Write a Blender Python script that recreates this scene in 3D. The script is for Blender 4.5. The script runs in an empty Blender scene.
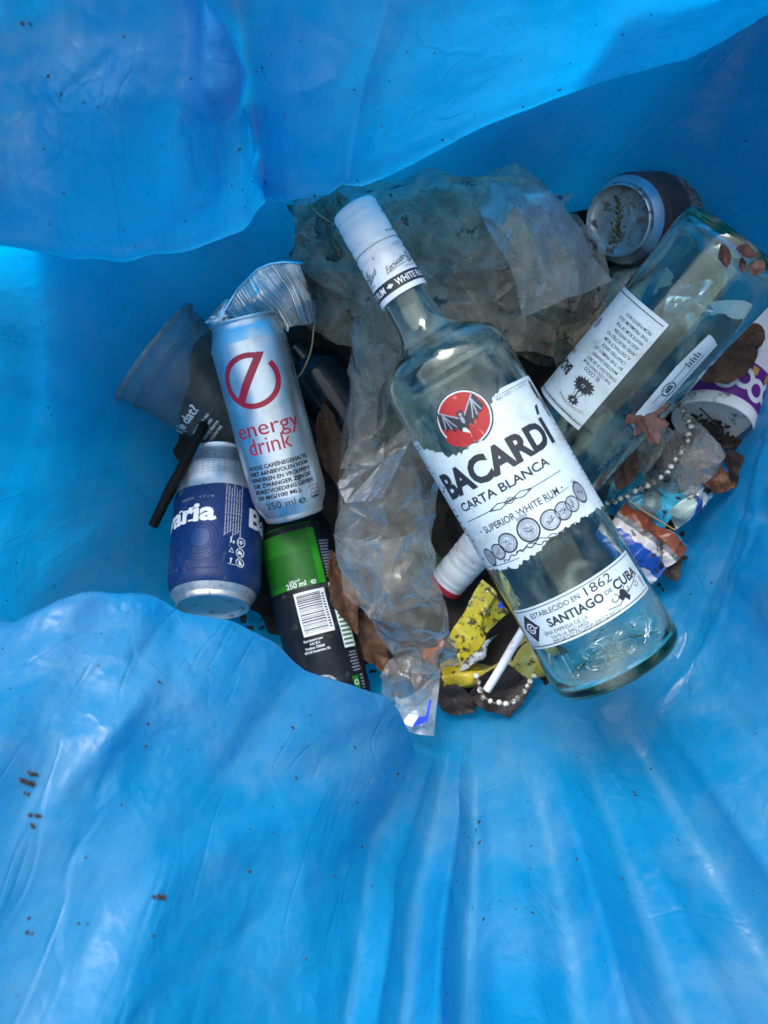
import bpy, bmesh, math, random
import numpy as np
from mathutils import Vector, Matrix, noise

R_ = math.radians
sc = bpy.context.scene
COL = sc.collection

# ------------------------------------------------------------------ camera
CZ = 0.50            # camera height above the bottle's axis (metres)
F = 865.0            # focal length in picture pixels (1024 px tall frame)
cam = bpy.data.cameras.new("camera")
cam.sensor_width = 36.0
cam.lens = F / 1024 * 36.0
cam.clip_start = 0.02
cam.clip_end = 50
cam.dof.use_dof = True
cam.dof.focus_distance = 0.53
cam.dof.aperture_fstop = 9.0
co = bpy.data.objects.new("camera", cam)
COL.objects.link(co)
co.location = (0, 0, CZ)
sc.camera = co

# ------------------------------------------------------------------ light
SUN_EL, SUN_AZ = R_(47), R_(-24)      # azimuth clockwise from +Y (top of the picture)
w = bpy.data.worlds.new("World")
sc.world = w
w.use_nodes = True
nt = w.node_tree
bg = nt.nodes["Background"]
sky = nt.nodes.new("ShaderNodeTexSky")
sky.sky_type = 'NISHITA'
sky.sun_disc = False
sky.sun_elevation = SUN_EL
sky.sun_rotation = SUN_AZ
sky.air_density = 1.0
sky.dust_density = 3.0
sky.ozone_density = 1.5
hs = nt.nodes.new("ShaderNodeHueSaturation")          # thin overcast: the blue is partly washed out
hs.inputs["Saturation"].default_value = 0.40
hs.inputs["Hue"].default_value = 0.455
nt.links.new(sky.outputs[0], hs.inputs["Color"])
nt.links.new(hs.outputs[0], bg.inputs[0])
bg.inputs[1].default_value = 0.15
sl = bpy.data.lights.new("sun", 'SUN')
sl.energy = 0.9
sl.angle = R_(30)
sl.color = (1.0, 0.96, 0.9)
so = bpy.data.objects.new("sun", sl)
COL.objects.link(so)
sd = Vector((math.sin(SUN_AZ) * math.cos(SUN_EL), math.cos(SUN_AZ) * math.cos(SUN_EL), math.sin(SUN_EL)))
so.rotation_euler = sd.to_track_quat('Z', 'Y').to_euler()
so.location = sd * 2

sc.view_settings.view_transform = 'Standard'
sc.view_settings.look = 'None'
sc.view_settings.exposure = 1.64
sc.view_settings.gamma = 1.0
sc.render.engine = 'CYCLES'
cy = sc.cycles
cy.use_denoising = True
cy.max_bounces = 18
cy.transmission_bounces = 16
cy.transparent_max_bounces = 24
cy.glossy_bounces = 6
cy.diffuse_bounces = 5
cy.caustics_reflective = True
cy.caustics_refractive = True
cy.blur_glossy = 0.6
cy.sample_clamp_indirect = 6.0

# ------------------------------------------------------------------ helpers
def P(px, py, z):
    k = (CZ - z) / F
    return Vector(((px - 384) * k, (512 - py) * k, z))

def tag(o, label=None, cat=None, group=None, kind=None):
    if label: o["label"] = label
    if cat: o["category"] = cat
    if group: o["group"] = group
    if kind: o["kind"] = kind
    return o

def thing(name, label, cat, M, group=None):
    o = bpy.data.objects.new(name, None)
    o.empty_display_size = 0.02
    COL.objects.link(o)
    o.matrix_world = M if isinstance(M, Matrix) else Matrix.Translation(M)
    return tag(o, label, cat, group)

def link_mesh(name, me, mats, parent=None):
    o = bpy.data.objects.new(name, me)
    for m in (mats if isinstance(mats, (list, tuple)) else [mats]):
        me.materials.append(m)
    COL.objects.link(o)
    if parent: o.parent = parent
    return o

def mesh_from(name, verts, faces, mats, parent=None, smooth=True, sharp=None, midx=None):
    me = bpy.data.meshes.new(name)
    me.from_pydata([tuple(v) for v in verts], [], faces)
    if midx is not None: me.polygons.foreach_set("material_index", midx)
    me.polygons.foreach_set("use_smooth", [smooth] * len(me.polygons))
    if sharp: me.set_sharp_from_angle(angle=R_(sharp))
    me.update()
    return link_mesh(name, me, mats, parent)

def free_mesh(name, verts, faces, mats, label, cat, group=None, smooth=True, kind=None, sharp=None):
    """a one-mesh thing whose origin lies at the middle of its shape"""
    V = np.array([tuple(v) for v in verts])
    c = V.mean(0)
    o = mesh_from(name, V - c, faces, mats, None, smooth, sharp)
    o.location = c
    return tag(o, label, cat, group, kind)

def frame(base, top, roll=0.0):
    """matrix with origin at base, local Z to top, local X facing the camera, rolled by `roll` degrees"""
    ez = (top - base).normalized()
    mid = (base + top) / 2
    ex = Vector((0, 0, CZ)) - mid
    ex = (ex - ez * ex.dot(ez)).normalized()
    ey = ez.cross(ex)
    M = Matrix((ex, ey, ez)).transposed().to_4x4()
    M = M @ Matrix.Rotation(R_(roll), 4, 'Z')
    M.translation = base
    return M

def crom(A, n, closed=False):
    """Catmull-Rom along axis 0; n samples per span (int or list)"""
    A = np.asarray(A, float)
    k = len(A)
    spans = k if closed else k - 1
    ns = n if isinstance(n, (list, tuple)) else [n] * spans
    out = []
    for i in range(spans):
        if closed:
            p0, p1, p2, p3 = A[(i - 1) % k], A[i], A[(i + 1) % k], A[(i + 2) % k]
        else:
            p1, p2 = A[i], A[i + 1]
            p0 = A[i - 1] if i > 0 else 2 * p1 - p2
            p3 = A[i + 2] if i + 2 < k else 2 * p2 - p1
        for j in range(ns[i]):
            t = j / ns[i]
            out.append(0.5 * (2 * p1 + (p2 - p0) * t + (2 * p0 - 5 * p1 + 4 * p2 - p3) * t * t + (3 * p1 - p0 - 3 * p2 + p3) * t ** 3))
    if not closed: out.append(A[-1])
    return np.array(out)

def crom_np(A, ns):
    """centripetal Catmull-Rom along axis 1 of A (spokes, rings, 3): keeps tight folds tight"""
    A = np.concatenate([2 * A[:, :1] - A[:, 1:2], A, 2 * A[:, -1:] - A[:, -2:-1]], 1)
    D = np.sqrt(np.maximum(np.linalg.norm(np.diff(A, axis=1), axis=2), 1e-6))[:, :, None]
    out = []
    for i in range(A.shape[1] - 3):
        p0, p1, p2, p3 = (A[:, i + k] for k in range(4))
        t0 = 0; t1 = D[:, i]; t2 = t1 + D[:, i + 1]; t3 = t2 + D[:, i + 2]
        for j in range(ns[i]):
            t = t1 + (t2 - t1) * (j / ns[i])
            a1 = (t1 - t) / t1 * p0 + t / t1 * p1
            a2 = (t2 - t) / (t2 - t1) * p1 + (t - t1) / (t2 - t1) * p2
            a3 = (t3 - t) / (t3 - t2) * p2 + (t - t2) / (t3 - t2) * p3
            b1 = (t2 - t) / t2 * a1 + t / t2 * a2
            b2 = (t3 - t) / (t3 - t1) * a2 + (t - t1) / (t3 - t1) * a3
            out.append((t2 - t) / (t2 - t1) * b1 + (t - t1) / (t2 - t1) * b2)
    out.append(A[:, -2])
    return np.stack(out, 1)

def lathe_mesh(prof, segs=96, closed=False, wob=None):
    """prof: list of (r, z); returns verts, faces (outward normals when z runs upward on the outside)"""
    verts, faces, rows = [], [], []
    for r, z in prof:
        if r < 1e-6:
            rows.append([len(verts)]); verts.append((0, 0, z))
        else:
            rows.append(list(range(len(verts), len(verts) + segs)))
            for i in range(segs):
                a = 2 * math.pi * i / segs
                rr = r * (1 + (wob(a, z) if wob else 0))
                verts.append((rr * math.cos(a), rr * math.sin(a), z))
    pairs = list(zip(rows[:-1], rows[1:]))
    span = []
    for k, (A, B) in enumerate(pairs):
        for i in range(segs):
            j = (i + 1) % segs
            if len(A) == 1 and len(B) == 1: continue
            if len(A) == 1: faces.append((A[0], B[j], B[i]))
            elif len(B) == 1: faces.append((A[i], A[j], B[0]))
            else: faces.append((A[i], A[j], B[j], B[i]))
            span.append(k)
    return verts, faces, span

def lathe(name, prof, mats, parent, segs=96, sharp=40, mat_of=None, wob=None):
    v, f, span = lathe_mesh(prof, segs, wob=wob)
    mi = [mat_of(k) for k in span] if mat_of else None
    return mesh_from(name, v, f, mats, parent, True, sharp, mi)

def tube_mesh(pts, rad, segs=10, cap=True):
    pts = [Vector(p) for p in pts]
    rads = rad if isinstance(rad, (list, tuple)) else [rad] * len(pts)
    verts, faces = [], []
    up = Vector((0.3, 0.2, 1)).normalized()
    for i, p in enumerate(pts):
        d = (pts[min(i + 1, len(pts) - 1)] - pts[max(i - 1, 0)]).normalized()
        x = d.cross(up)
        if x.length < 1e-3: x = d.cross(Vector((1, 0, 0)))
        x.normalize(); y = d.cross(x)
        for k in range(segs):
            a = 2 * math.pi * k / segs
            verts.append(p + (x * math.cos(a) + y * math.sin(a)) * rads[i])
    for i in range(len(pts) - 1):
        for k in range(segs):
            l = (k + 1) % segs
            faces.append((i * segs + k, i * segs + l, (i + 1) * segs + l, (i + 1) * segs + k))
    if cap:
        faces.append(tuple(range(segs)))
        faces.append(tuple(range((len(pts) - 1) * segs, len(pts) * segs))[::-1])
    return verts, faces

def grid_faces(nu, nv, closed_u=False):
    fs = []
    for i in range(nu if closed_u else nu - 1):
        for j in range(nv - 1):
            a, b = i * nv + j, ((i + 1) % nu) * nv + j
            fs.append((a, a + 1, b + 1, b))
    return fs

def grid_normals(G, closed_u=False):
    if closed_u:
        du = np.roll(G, -1, 0) - np.roll(G, 1, 0)
    else:
        du = np.gradient(G, axis=0)
    dv = np.gradient(G, axis=1)
    n = np.cross(dv, du)
    l = np.linalg.norm(n, axis=2, keepdims=True)
    return n / np.maximum(l, 1e-9)

def folds(X, Y, rnd, n, amp, size, elong=1.7, ang=None, spread=0.5):
    """crumple height: sharp straight creases, each over a limited area"""
    H = np.zeros_like(X)
    for _ in range(n):
        a = rnd.uniform(0, 2 * math.pi) if ang is None else ang + rnd.gauss(0, spread)
        cx, cy_ = rnd.uniform(X.min(), X.max()), rnd.uniform(Y.min(), Y.max())
        s = size * rnd.uniform(0.5, 1.6)
        d = (X - cx) * math.cos(a) + (Y - cy_) * math.sin(a)
        e = -(X - cx) * math.sin(a) + (Y - cy_) * math.cos(a)
        k = rnd.choice((-1, 1)) * amp * rnd.uniform(0.4, 1.0)
        H += k * np.maximum(0, 1 - np.abs(d) / s) * np.exp(-(e / (s * elong)) ** 4)
    return H

def patch_grid(ctrl, nu=12, nv=12, nf=40, amp=0.004, size=0.02, seed=1, fine=0.0, elong=2.4, ang=None, spread=0.5, ridge=0.0, rs=(55, 55, 55)):
    """ctrl: rows of (px, py, z); a smooth sheet through them, then crumpled"""
    C = np.array([[tuple(P(*c)) for c in row] for row in ctrl])
    G = crom(C, nu)
    G = crom(G.transpose(1, 0, 2), nv).transpose(1, 0, 2)
    N = grid_normals(G)
    rnd = random.Random(seed)
    H = folds(G[:, :, 0], G[:, :, 1], rnd, nf, amp, size, elong, ang, spread) if nf else np.zeros(G.shape[:2])
    if fine:
        for i in range(G.shape[0]):
            for j in range(G.shape[1]):
                p = Vector(G[i, j])
                H[i, j] += fine * (noise.noise(p * 90 + Vector((seed, 0, 0))) + 0.5 * noise.noise(p * 210))
    if ridge:
        for i in range(G.shape[0]):
            for j in range(G.shape[1]):
                p = Vector((G[i, j][0] * rs[0], G[i, j][1] * rs[1], G[i, j][2] * rs[2])) + Vector((seed * 3.7, 0, 0))
                H[i, j] += ridge * (abs(noise.noise(p)) + 0.5 * abs(noise.noise(p * 2.1)) + 0.25 * abs(noise.noise(p * 4.3)) - 0.35)
    return G + N * H[:, :, None]

def crumpled(ctrl, n0, amp, levels=3, seed=1, decay=0.42):
    """film crushed by hand: big random facets broken into ever smaller ones"""
    r_ = random.Random(seed)
    C = np.array([[tuple(P(*c)) for c in row] for row in ctrl])
    G = crom(C, 20); G = crom(G.transpose(1, 0, 2), 20).transpose(1, 0, 2)
    N = grid_normals(G)
    a, b_ = n0
    def at(u, v):
        i = min(G.shape[0] - 1, max(0, int(round(u * (G.shape[0] - 1))))); j = min(G.shape[1] - 1, max(0, int(round(v * (G.shape[1] - 1)))))
        return G[i, j], N[i, j]
    V, NN = [], []
    for i in range(a + 1):
        for j in range(b_ + 1):
            ju = 0.38 * r_.uniform(-1, 1) if 0 < i < a else 0.22 * r_.uniform(0, 1) * (1 if i == 0 else -1)
            jv = 0.38 * r_.uniform(-1, 1) if 0 < j < b_ else 0.22 * r_.uniform(0, 1) * (1 if j == 0 else -1)
            p, n = at((i + ju) / a, (j + jv) / b_)
            V.append(p + n * amp * r_.uniform(-1, 1)); NN.append(n)
    T = []
    for i in range(a):
        for j in range(b_):
            q0, q1, q2, q3 = i * (b_ + 1) + j, i * (b_ + 1) + j + 1, (i + 1) * (b_ + 1) + j + 1, (i + 1) * (b_ + 1) + j
            T += [(q0, q1, q2), (q0, q2, q3)] if r_.random() < .5 else [(q0, q1, q3), (q1, q2, q3)]
    d = amp
    for l in range(levels):
        d *= decay; mid = {}; T2 = []
        def m(x, y):
            k = (min(x, y), max(x, y))
            if k not in mid:
                mid[k] = len(V)
                V.append((V[x] + V[y]) / 2 + NN[x] * d * r_.uniform(-1, 1) * min(1, np.linalg.norm(V[x] - V[y]) / 0.010)); NN.append(NN[x])
            return mid[k]
        for x, y, z in T:
            xy, yz, zx = m(x, y), m(y, z), m(z, x)
            T2 += [(x, xy, zx), (xy, y, yz), (zx, yz, z), (xy, yz, zx)]
        T = T2
    return np.array(V), T

def crumpled_thing(name, ctrl, mat, label, cat, **k):
    V, T = crumpled(ctrl, **k)
    return free_mesh(name, V, T, mat, label, cat, sharp=38)

def film_thing(name, ctrl, mat, label, cat, group=None, smooth=True, **k):
    G = patch_grid(ctrl, **k)
    return free_mesh(name, G.reshape(-1, 3), grid_faces(G.shape[0], G.shape[1]), mat, label, cat, group, smooth)

# ---- flat artwork that is wrapped onto a surface
_txt_cache = {}
def text_geo(s, bold=0.0):
    key = (s, bold)
    if key in _txt_cache: return _txt_cache[key]
    cu = bpy.data.curves.new("t", 'FONT')
    cu.body = s; cu.size = 1.0; cu.resolution_u = 3; cu.offset = bold
    ob = bpy.data.objects.new("t", cu)
    COL.objects.link(ob)
    dg = bpy.context.evaluated_depsgraph_get()
    me = bpy.data.meshes.new_from_object(ob.evaluated_get(dg))
    v = [tuple(x.co)[:2] for x in me.vertices]
    f = [tuple(p.vertices) for p in me.polygons]
    bpy.data.objects.remove(ob); bpy.data.curves.remove(cu); bpy.data.meshes.remove(me)
    _txt_cache[key] = (v, f)
    return v, f

class Art:
    def __init__(self, unit=1.0):
        self.bm = bmesh.new(); self.u = unit; self.n = 0; self.ox = self.oy = 0.0
    def raw(self, verts, faces, mat, layer):
        self.n += 1
        z = layer + (self.n % 7) * 0.02
        bv = [self.bm.verts.new(((x + self.ox) * self.u, (y + self.oy) * self.u, z)) for x, y in verts]
        for f in faces:
            try:
                fc = self.bm.faces.new([bv[i] for i in f]); fc.material_index = mat
                if fc.normal.z < 0: pass
            except ValueError: pass
    def poly(self, pts, mat, layer=0):
        self.raw(pts, [tuple(range(len(pts)))], mat, layer)
    def rect(self, x0, y0, x1, y1, mat, layer=0):
        self.poly([(x0, y0), (x1, y0), (x1, y1), (x0, y1)], mat, layer)
    def disc(self, cx, cy, r, mat, layer=0, n=40, ry=None):
        ry = ry or r
        self.poly([(cx + r * math.cos(2 * math.pi * i / n), cy + ry * math.sin(2 * math.pi * i / n)) for i in range(n)], mat, layer)
    def ring(self, cx, cy, r0, r1, mat, layer=0, n=48, a0=0, a1=360, ky=1.0):
        v, f = [], []
        for i in range(n + 1):
            a = R_(a0 + (a1 - a0) * i / n)
            v += [(cx + r0 * math.cos(a), cy + ky * r0 * math.sin(a)), (cx + r1 * math.cos(a), cy + ky * r1 * math.sin(a))]
            if i: f.append((2 * i - 2, 2 * i - 1, 2 * i + 1, 2 * i))
        self.raw(v, f, mat, layer)
    def line(self, pts, wd, mat, layer=1):
        v, f = [], []
        n = len(pts)
        for i, p in enumerate(pts):
            a, b = pts[max(i - 1, 0)], pts[min(i + 1, n - 1)]
            dx, dy = b[0] - a[0], b[1] - a[1]
            l = math.hypot(dx, dy) or 1
            ww = wd / 2
            v += [(p[0] - dy / l * ww, p[1] + dx / l * ww), (p[0] + dy / l * ww, p[1] - dx / l * ww)]
            if i: f.append((2 * i - 2, 2 * i - 1, 2 * i + 1, 2 * i))
        self.raw(v, f, mat, layer)
    def text(self, s, cx, cy, wd, ht, mat, layer=1, bold=0.0, rot=0, arc=None, shear=0):
        """capital height ht, total width wd (None: natural), centred at cx; cy = middle of the capitals"""
        v, f = text_geo(s, bold)
        if not v: return
        hv, _ = text_geo("H", bold)
        h0 = max(y for x, y in hv)
        x0, x1 = min(x for x, y in v), max(x for x, y in v)
        ky = ht / h0
        kx = wd / (x1 - x0) if wd else ky
        c, sn = math.cos(R_(rot)), math.sin(R_(rot))
        out = []
        for x, y in v:
            X, Y = (x - (x0 + x1) / 2) * kx, y * ky - ht / 2
            X += shear * Y
            if arc:
                a = X / arc; rr = arc + Y if arc > 0 else arc + Y
                X, Y = (arc + Y) * math.sin(a), (arc + Y) * math.cos(a) - arc
            out.append((cx + X * c - Y * sn, cy + X * sn + Y * c))
        self.raw(out, f, mat, layer)
    def build(self, name, mapf, mats, parent, du=0.002, dv=0.004, smooth=True):
        bm = self.bm
        bmesh.ops.triangulate(bm, faces=bm.faces[:])
        for ax, d in ((0, du), (1, dv)):
            lo = min(v.co[ax] for v in bm.verts); hi = max(v.co[ax] for v in bm.verts)
            k = math.floor(lo / d) + 1
            while k * d < hi:
                no = (1, 0, 0) if ax == 0 else (0, 1, 0)
                cop = (k * d, 0, 0) if ax == 0 else (0, k * d, 0)
                bmesh.ops.bisect_plane(bm, geom=bm.verts[:] + bm.edges[:] + bm.faces[:], plane_co=cop, plane_no=no, dist=1e-7)
                k += 1
        bm.normal_update()
        bmesh.ops.reverse_faces(bm, faces=[f for f in bm.faces if f.normal.z < 0])
        for v in bm.verts:
            v.co = mapf(v.co.x, v.co.y, v.co.z)
        me = bpy.data.meshes.new(name)
        bm.to_mesh(me); bm.free()
        me.polygons.foreach_set("use_smooth", [smooth] * len(me.polygons))
        return link_mesh(name, me, mats, parent)

def cyl_map(prof_r, Rref, off=0.00012, step=0.00010):
    def f(u, v, layer):
        a = u / Rref
        r = prof_r(v) + off + layer * step
        return Vector((r * math.cos(a), r * math.sin(a), v))
    return f

def interp_prof(prof):
    zs = [p[1] for p in prof]; rs = [p[0] for p in prof]
    return lambda z: float(np.interp(z, zs, rs))

def torn(pts, amp, rnd, step=2.0, flags=None):
    """outline with ragged edges where flags say so"""
    out = []
    n = len(pts)
    for i in range(n):
        a, b = pts[i], pts[(i + 1) % n]
        L = math.hypot(b[0] - a[0], b[1] - a[1])
        out.append(a)
        if flags is None or flags[i]:
            k = max(2, int(L / step))
            nx, ny = -(b[1] - a[1]) / L, (b[0] - a[0]) / L
            d = 0
            for j in range(1, k):
                d = d * 0.6 + rnd.uniform(-amp, amp)
                t = j / k
                out.append((a[0] + (b[0] - a[0]) * t + nx * d, a[1] + (b[1] - a[1]) * t + ny * d))
    return out

# ------------------------------------------------------------------ materials
class NT:
    def __init__(self, name):
        self.m = bpy.data.materials.new(name)
        self.m.use_nodes = True
        self.t = self.m.node_tree
        for n in list(self.t.nodes): self.t.nodes.remove(n)
        self.out = self.t.nodes.new("ShaderNodeOutputMaterial")
    def n(self, typ, inputs=None, **props):
        nd = self.t.nodes.new("ShaderNode" + typ)
        for k, v in props.items(): setattr(nd, k, v)
        for k, v in (inputs or {}).items():
            if isinstance(v, bpy.types.NodeSocket): self.t.links.new(v, nd.inputs[k])
            else: nd.inputs[k].default_value = v
        return nd
    def surf(self, s): self.t.links.new(s, self.out.inputs["Surface"])
    def coord(self, kind="Object", scale=(1, 1, 1)):
        tc = self.n("TexCoord")
        mp = self.n("Mapping", {0: tc.outputs[kind], 3: scale})
        return mp.outputs[0]
    def noise(self, vec, scale, detail=4, rough=0.55, dist=0.0):
        return self.n("TexNoise", {"Vector": vec, "Scale": scale, "Detail": detail, "Roughness": rough, "Distortion": dist}).outputs[0]
    def ramp(self, fac, stops, interp='LINEAR'):
        nd = self.n("ValToRGB", {0: fac})
        cr = nd.color_ramp; cr.interpolation = interp
        while len(cr.elements) < len(stops): cr.elements.new(0.5)
        for e, (p, c) in zip(cr.elements, stops):
            e.position = p
            e.color = (c[0], c[1], c[2], 1) if not isinstance(c, (int, float)) else (c, c, c, 1)
        return nd.outputs[0]
    def mixc(self, fac, a, b):
        nd = self.n("Mix", data_type='RGBA')
        for i, v in ((0, fac), (6, a), (7, b)):
            if isinstance(v, bpy.types.NodeSocket): self.t.links.new(v, nd.inputs[i])
            else: nd.inputs[i].default_value = v if i == 0 else (*v[:3], 1)
        return nd.outputs[2]
    def math(self, op, a, b=0.0, clamp=False):
        nd = self.n("Math", {0: a, 1: b}, operation=op); nd.use_clamp = clamp
        return nd.outputs[0]
    def bump(self, h, strength=0.3, dist=0.001, normal=None):
        d = {"Height": h, "Strength": strength, "Distance": dist}
        if normal is not None: d["Normal"] = normal
        return self.n("Bump", d).outputs[0]
    def principled(self, **k):
        d = {a.replace("_", " "): v for a, v in k.items()}
        nd = self.n("BsdfPrincipled")
        for a, v in d.items():
            if isinstance(v, bpy.types.NodeSocket): self.t.links.new(v, nd.inputs[a])
            elif a.endswith("Color") or a.endswith("Tint"): nd.inputs[a].default_value = (*v[:3], 1)
            else: nd.inputs[a].default_value = v
        return nd.outputs[0]
    def mixs(self, fac, a, b):
        nd = self.n("MixShader")
        for i, v in ((0, fac), (1, a), (2, b)):
            if isinstance(v, bpy.types.NodeSocket): self.t.links.new(v, nd.inputs[i])
            else: nd.inputs[i].default_value = v
        return nd.outputs[0]

def simple(name, col, rough=0.5, metal=0.0, dirt=0.0, dcol=(0.03, 0.02, 0.012), dscale=140, var=0.12, bump=0.0, bscale=300, spec=0.5, thr=0.62, stain=0.0, scol=(0.10, 0.08, 0.055)):
    b = NT(name); v = b.coord()
    n1 = b.noise(v, dscale * 0.35, 5)
    dark = tuple(c * (1 - var) for c in col); lite = tuple(min(1, c * (1 + var)) for c in col)
    c = b.ramp(n1, [(0.3, dark), (0.7, lite)])
    if stain:
        fs = b.ramp(b.noise(v, 32, 7, 0.68, 0.5), [(0.50, 0.0), (0.62, stain * 0.55), (0.66, stain), (0.80, stain * 0.4)])
        c = b.mixc(fs, c, scol)
    r = rough
    if dirt > 0:
        n2 = b.noise(v, dscale, 6, 0.65)
        f = b.ramp(n2, [(thr - 0.5 * 0.08, 0.0), (thr + 0.05, dirt)])
        c = b.mixc(f, c, dcol)
        r = b.math('ADD', b.math('MULTIPLY', f, 0.35), rough, True)
    k = dict(Base_Color=c, Roughness=r, Metallic=metal, Specular_IOR_Level=spec)
    if bump: k["Normal"] = b.bump(b.noise(v, bscale, 4), bump, 0.0006)
    b.surf(b.principled(**k))
    return b.m

def film(name, col=(0.50, 0.53, 0.52), lo=0.25, hi=0.7, scale=60, rough=0.22, dirt=0.8, dscale=120, thr=0.66, dcol=(0.03, 0.022, 0.015), crease=0.3):
    """thin cloudy plastic sheet"""
    b = NT(name); v = b.coord()
    n1 = b.noise(v, scale, 6, 0.6, 0.6)
    a = b.ramp(n1, [(0.3, lo), (0.72, hi)])
    lw = b.n("LayerWeight", {"Blend": 0.35}).outputs["Facing"]
    a = b.math('ADD', a, b.math('MULTIPLY', lw, 0.30), True)
    pt = b.ramp(b.n("NewGeometry").outputs["Pointiness"], [(0.52, 0.0), (0.60, crease)])
    a = b.math('ADD', a, pt, True)
    f = b.ramp(b.noise(v, dscale, 6, 0.7), [(thr, 0.0), (thr + 0.05, dirt)])
    smear = b.ramp(b.noise(v, scale * 0.8, 6, 0.7, 0.6), [(0.40, 0.0), (0.68, 0.75)])
    c = b.mixc(smear, col, tuple(x * 0.30 + y * 0.2 for x, y in zip(col, (0.12, 0.09, 0.05))))
    c = b.mixc(f, c, dcol)
    a = b.math('MAXIMUM', a, f)
    wr_ = b.math('ABSOLUTE', b.math('SUBTRACT', b.noise(v, 55, 3, 0.55, 1.2), 0.5))
    nrm = b.bump(b.math('ADD', b.math('MULTIPLY', wr_, 2.0), b.math('MULTIPLY', b.noise(v, 130, 5, 0.6, 0.8), 0.4)), 0.45, 0.0022)
    pr = b.principled(Base_Color=c, Roughness=rough + 0.02, Normal=nrm, Specular_IOR_Level=0.6)
    tl = b.n("BsdfTranslucent", {"Color": c, "Normal": nrm}).outputs[0]
    body = b.mixs(0.3, pr, tl)
    tr = b.n("BsdfTransparent", {"Color": (0.93, 0.95, 0.95, 1)}).outputs[0]
    gl = b.n("BsdfGlossy", {"Color": (1, 1, 1, 1), "Roughness": 0.2, "Normal": nrm}).outputs[0]
    fr = b.n("Fresnel", {"IOR": 1.5, "Normal": nrm}).outputs[0]
    tr = b.mixs(b.math('MULTIPLY', fr, 0.4, True), tr, gl)
    b.surf(b.mixs(a, tr, body))
    return b.m

def glass(name, tint=(0.97, 1.0, 0.985), absorb=(0.20, 0.85, 0.50), dens=30, smear=0.22):
    b = NT(name); v = b.coord()
    nrm = b.bump(b.noise(v, 45, 3), 0.06, 0.002)
    g = b.n("BsdfGlass", {"Color": (*tint, 1), "Roughness": 0.0, "IOR": 1.46, "Normal": nrm}).outputs[0]
    d = b.n("BsdfDiffuse", {"Color": (0.30, 0.36, 0.33, 1)}).outputs[0]
    f = b.ramp(b.noise(v, 40, 2, 0.5, 0.8), [(0.48, 0.0), (0.72, smear)])
    b.surf(b.mixs(f, g, d))
    va = b.n("VolumeAbsorption", {"Color": (*absorb, 1), "Density": dens}).outputs[0]
    b.t.links.new(va, b.out.inputs["Volume"])
    return b.m

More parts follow.
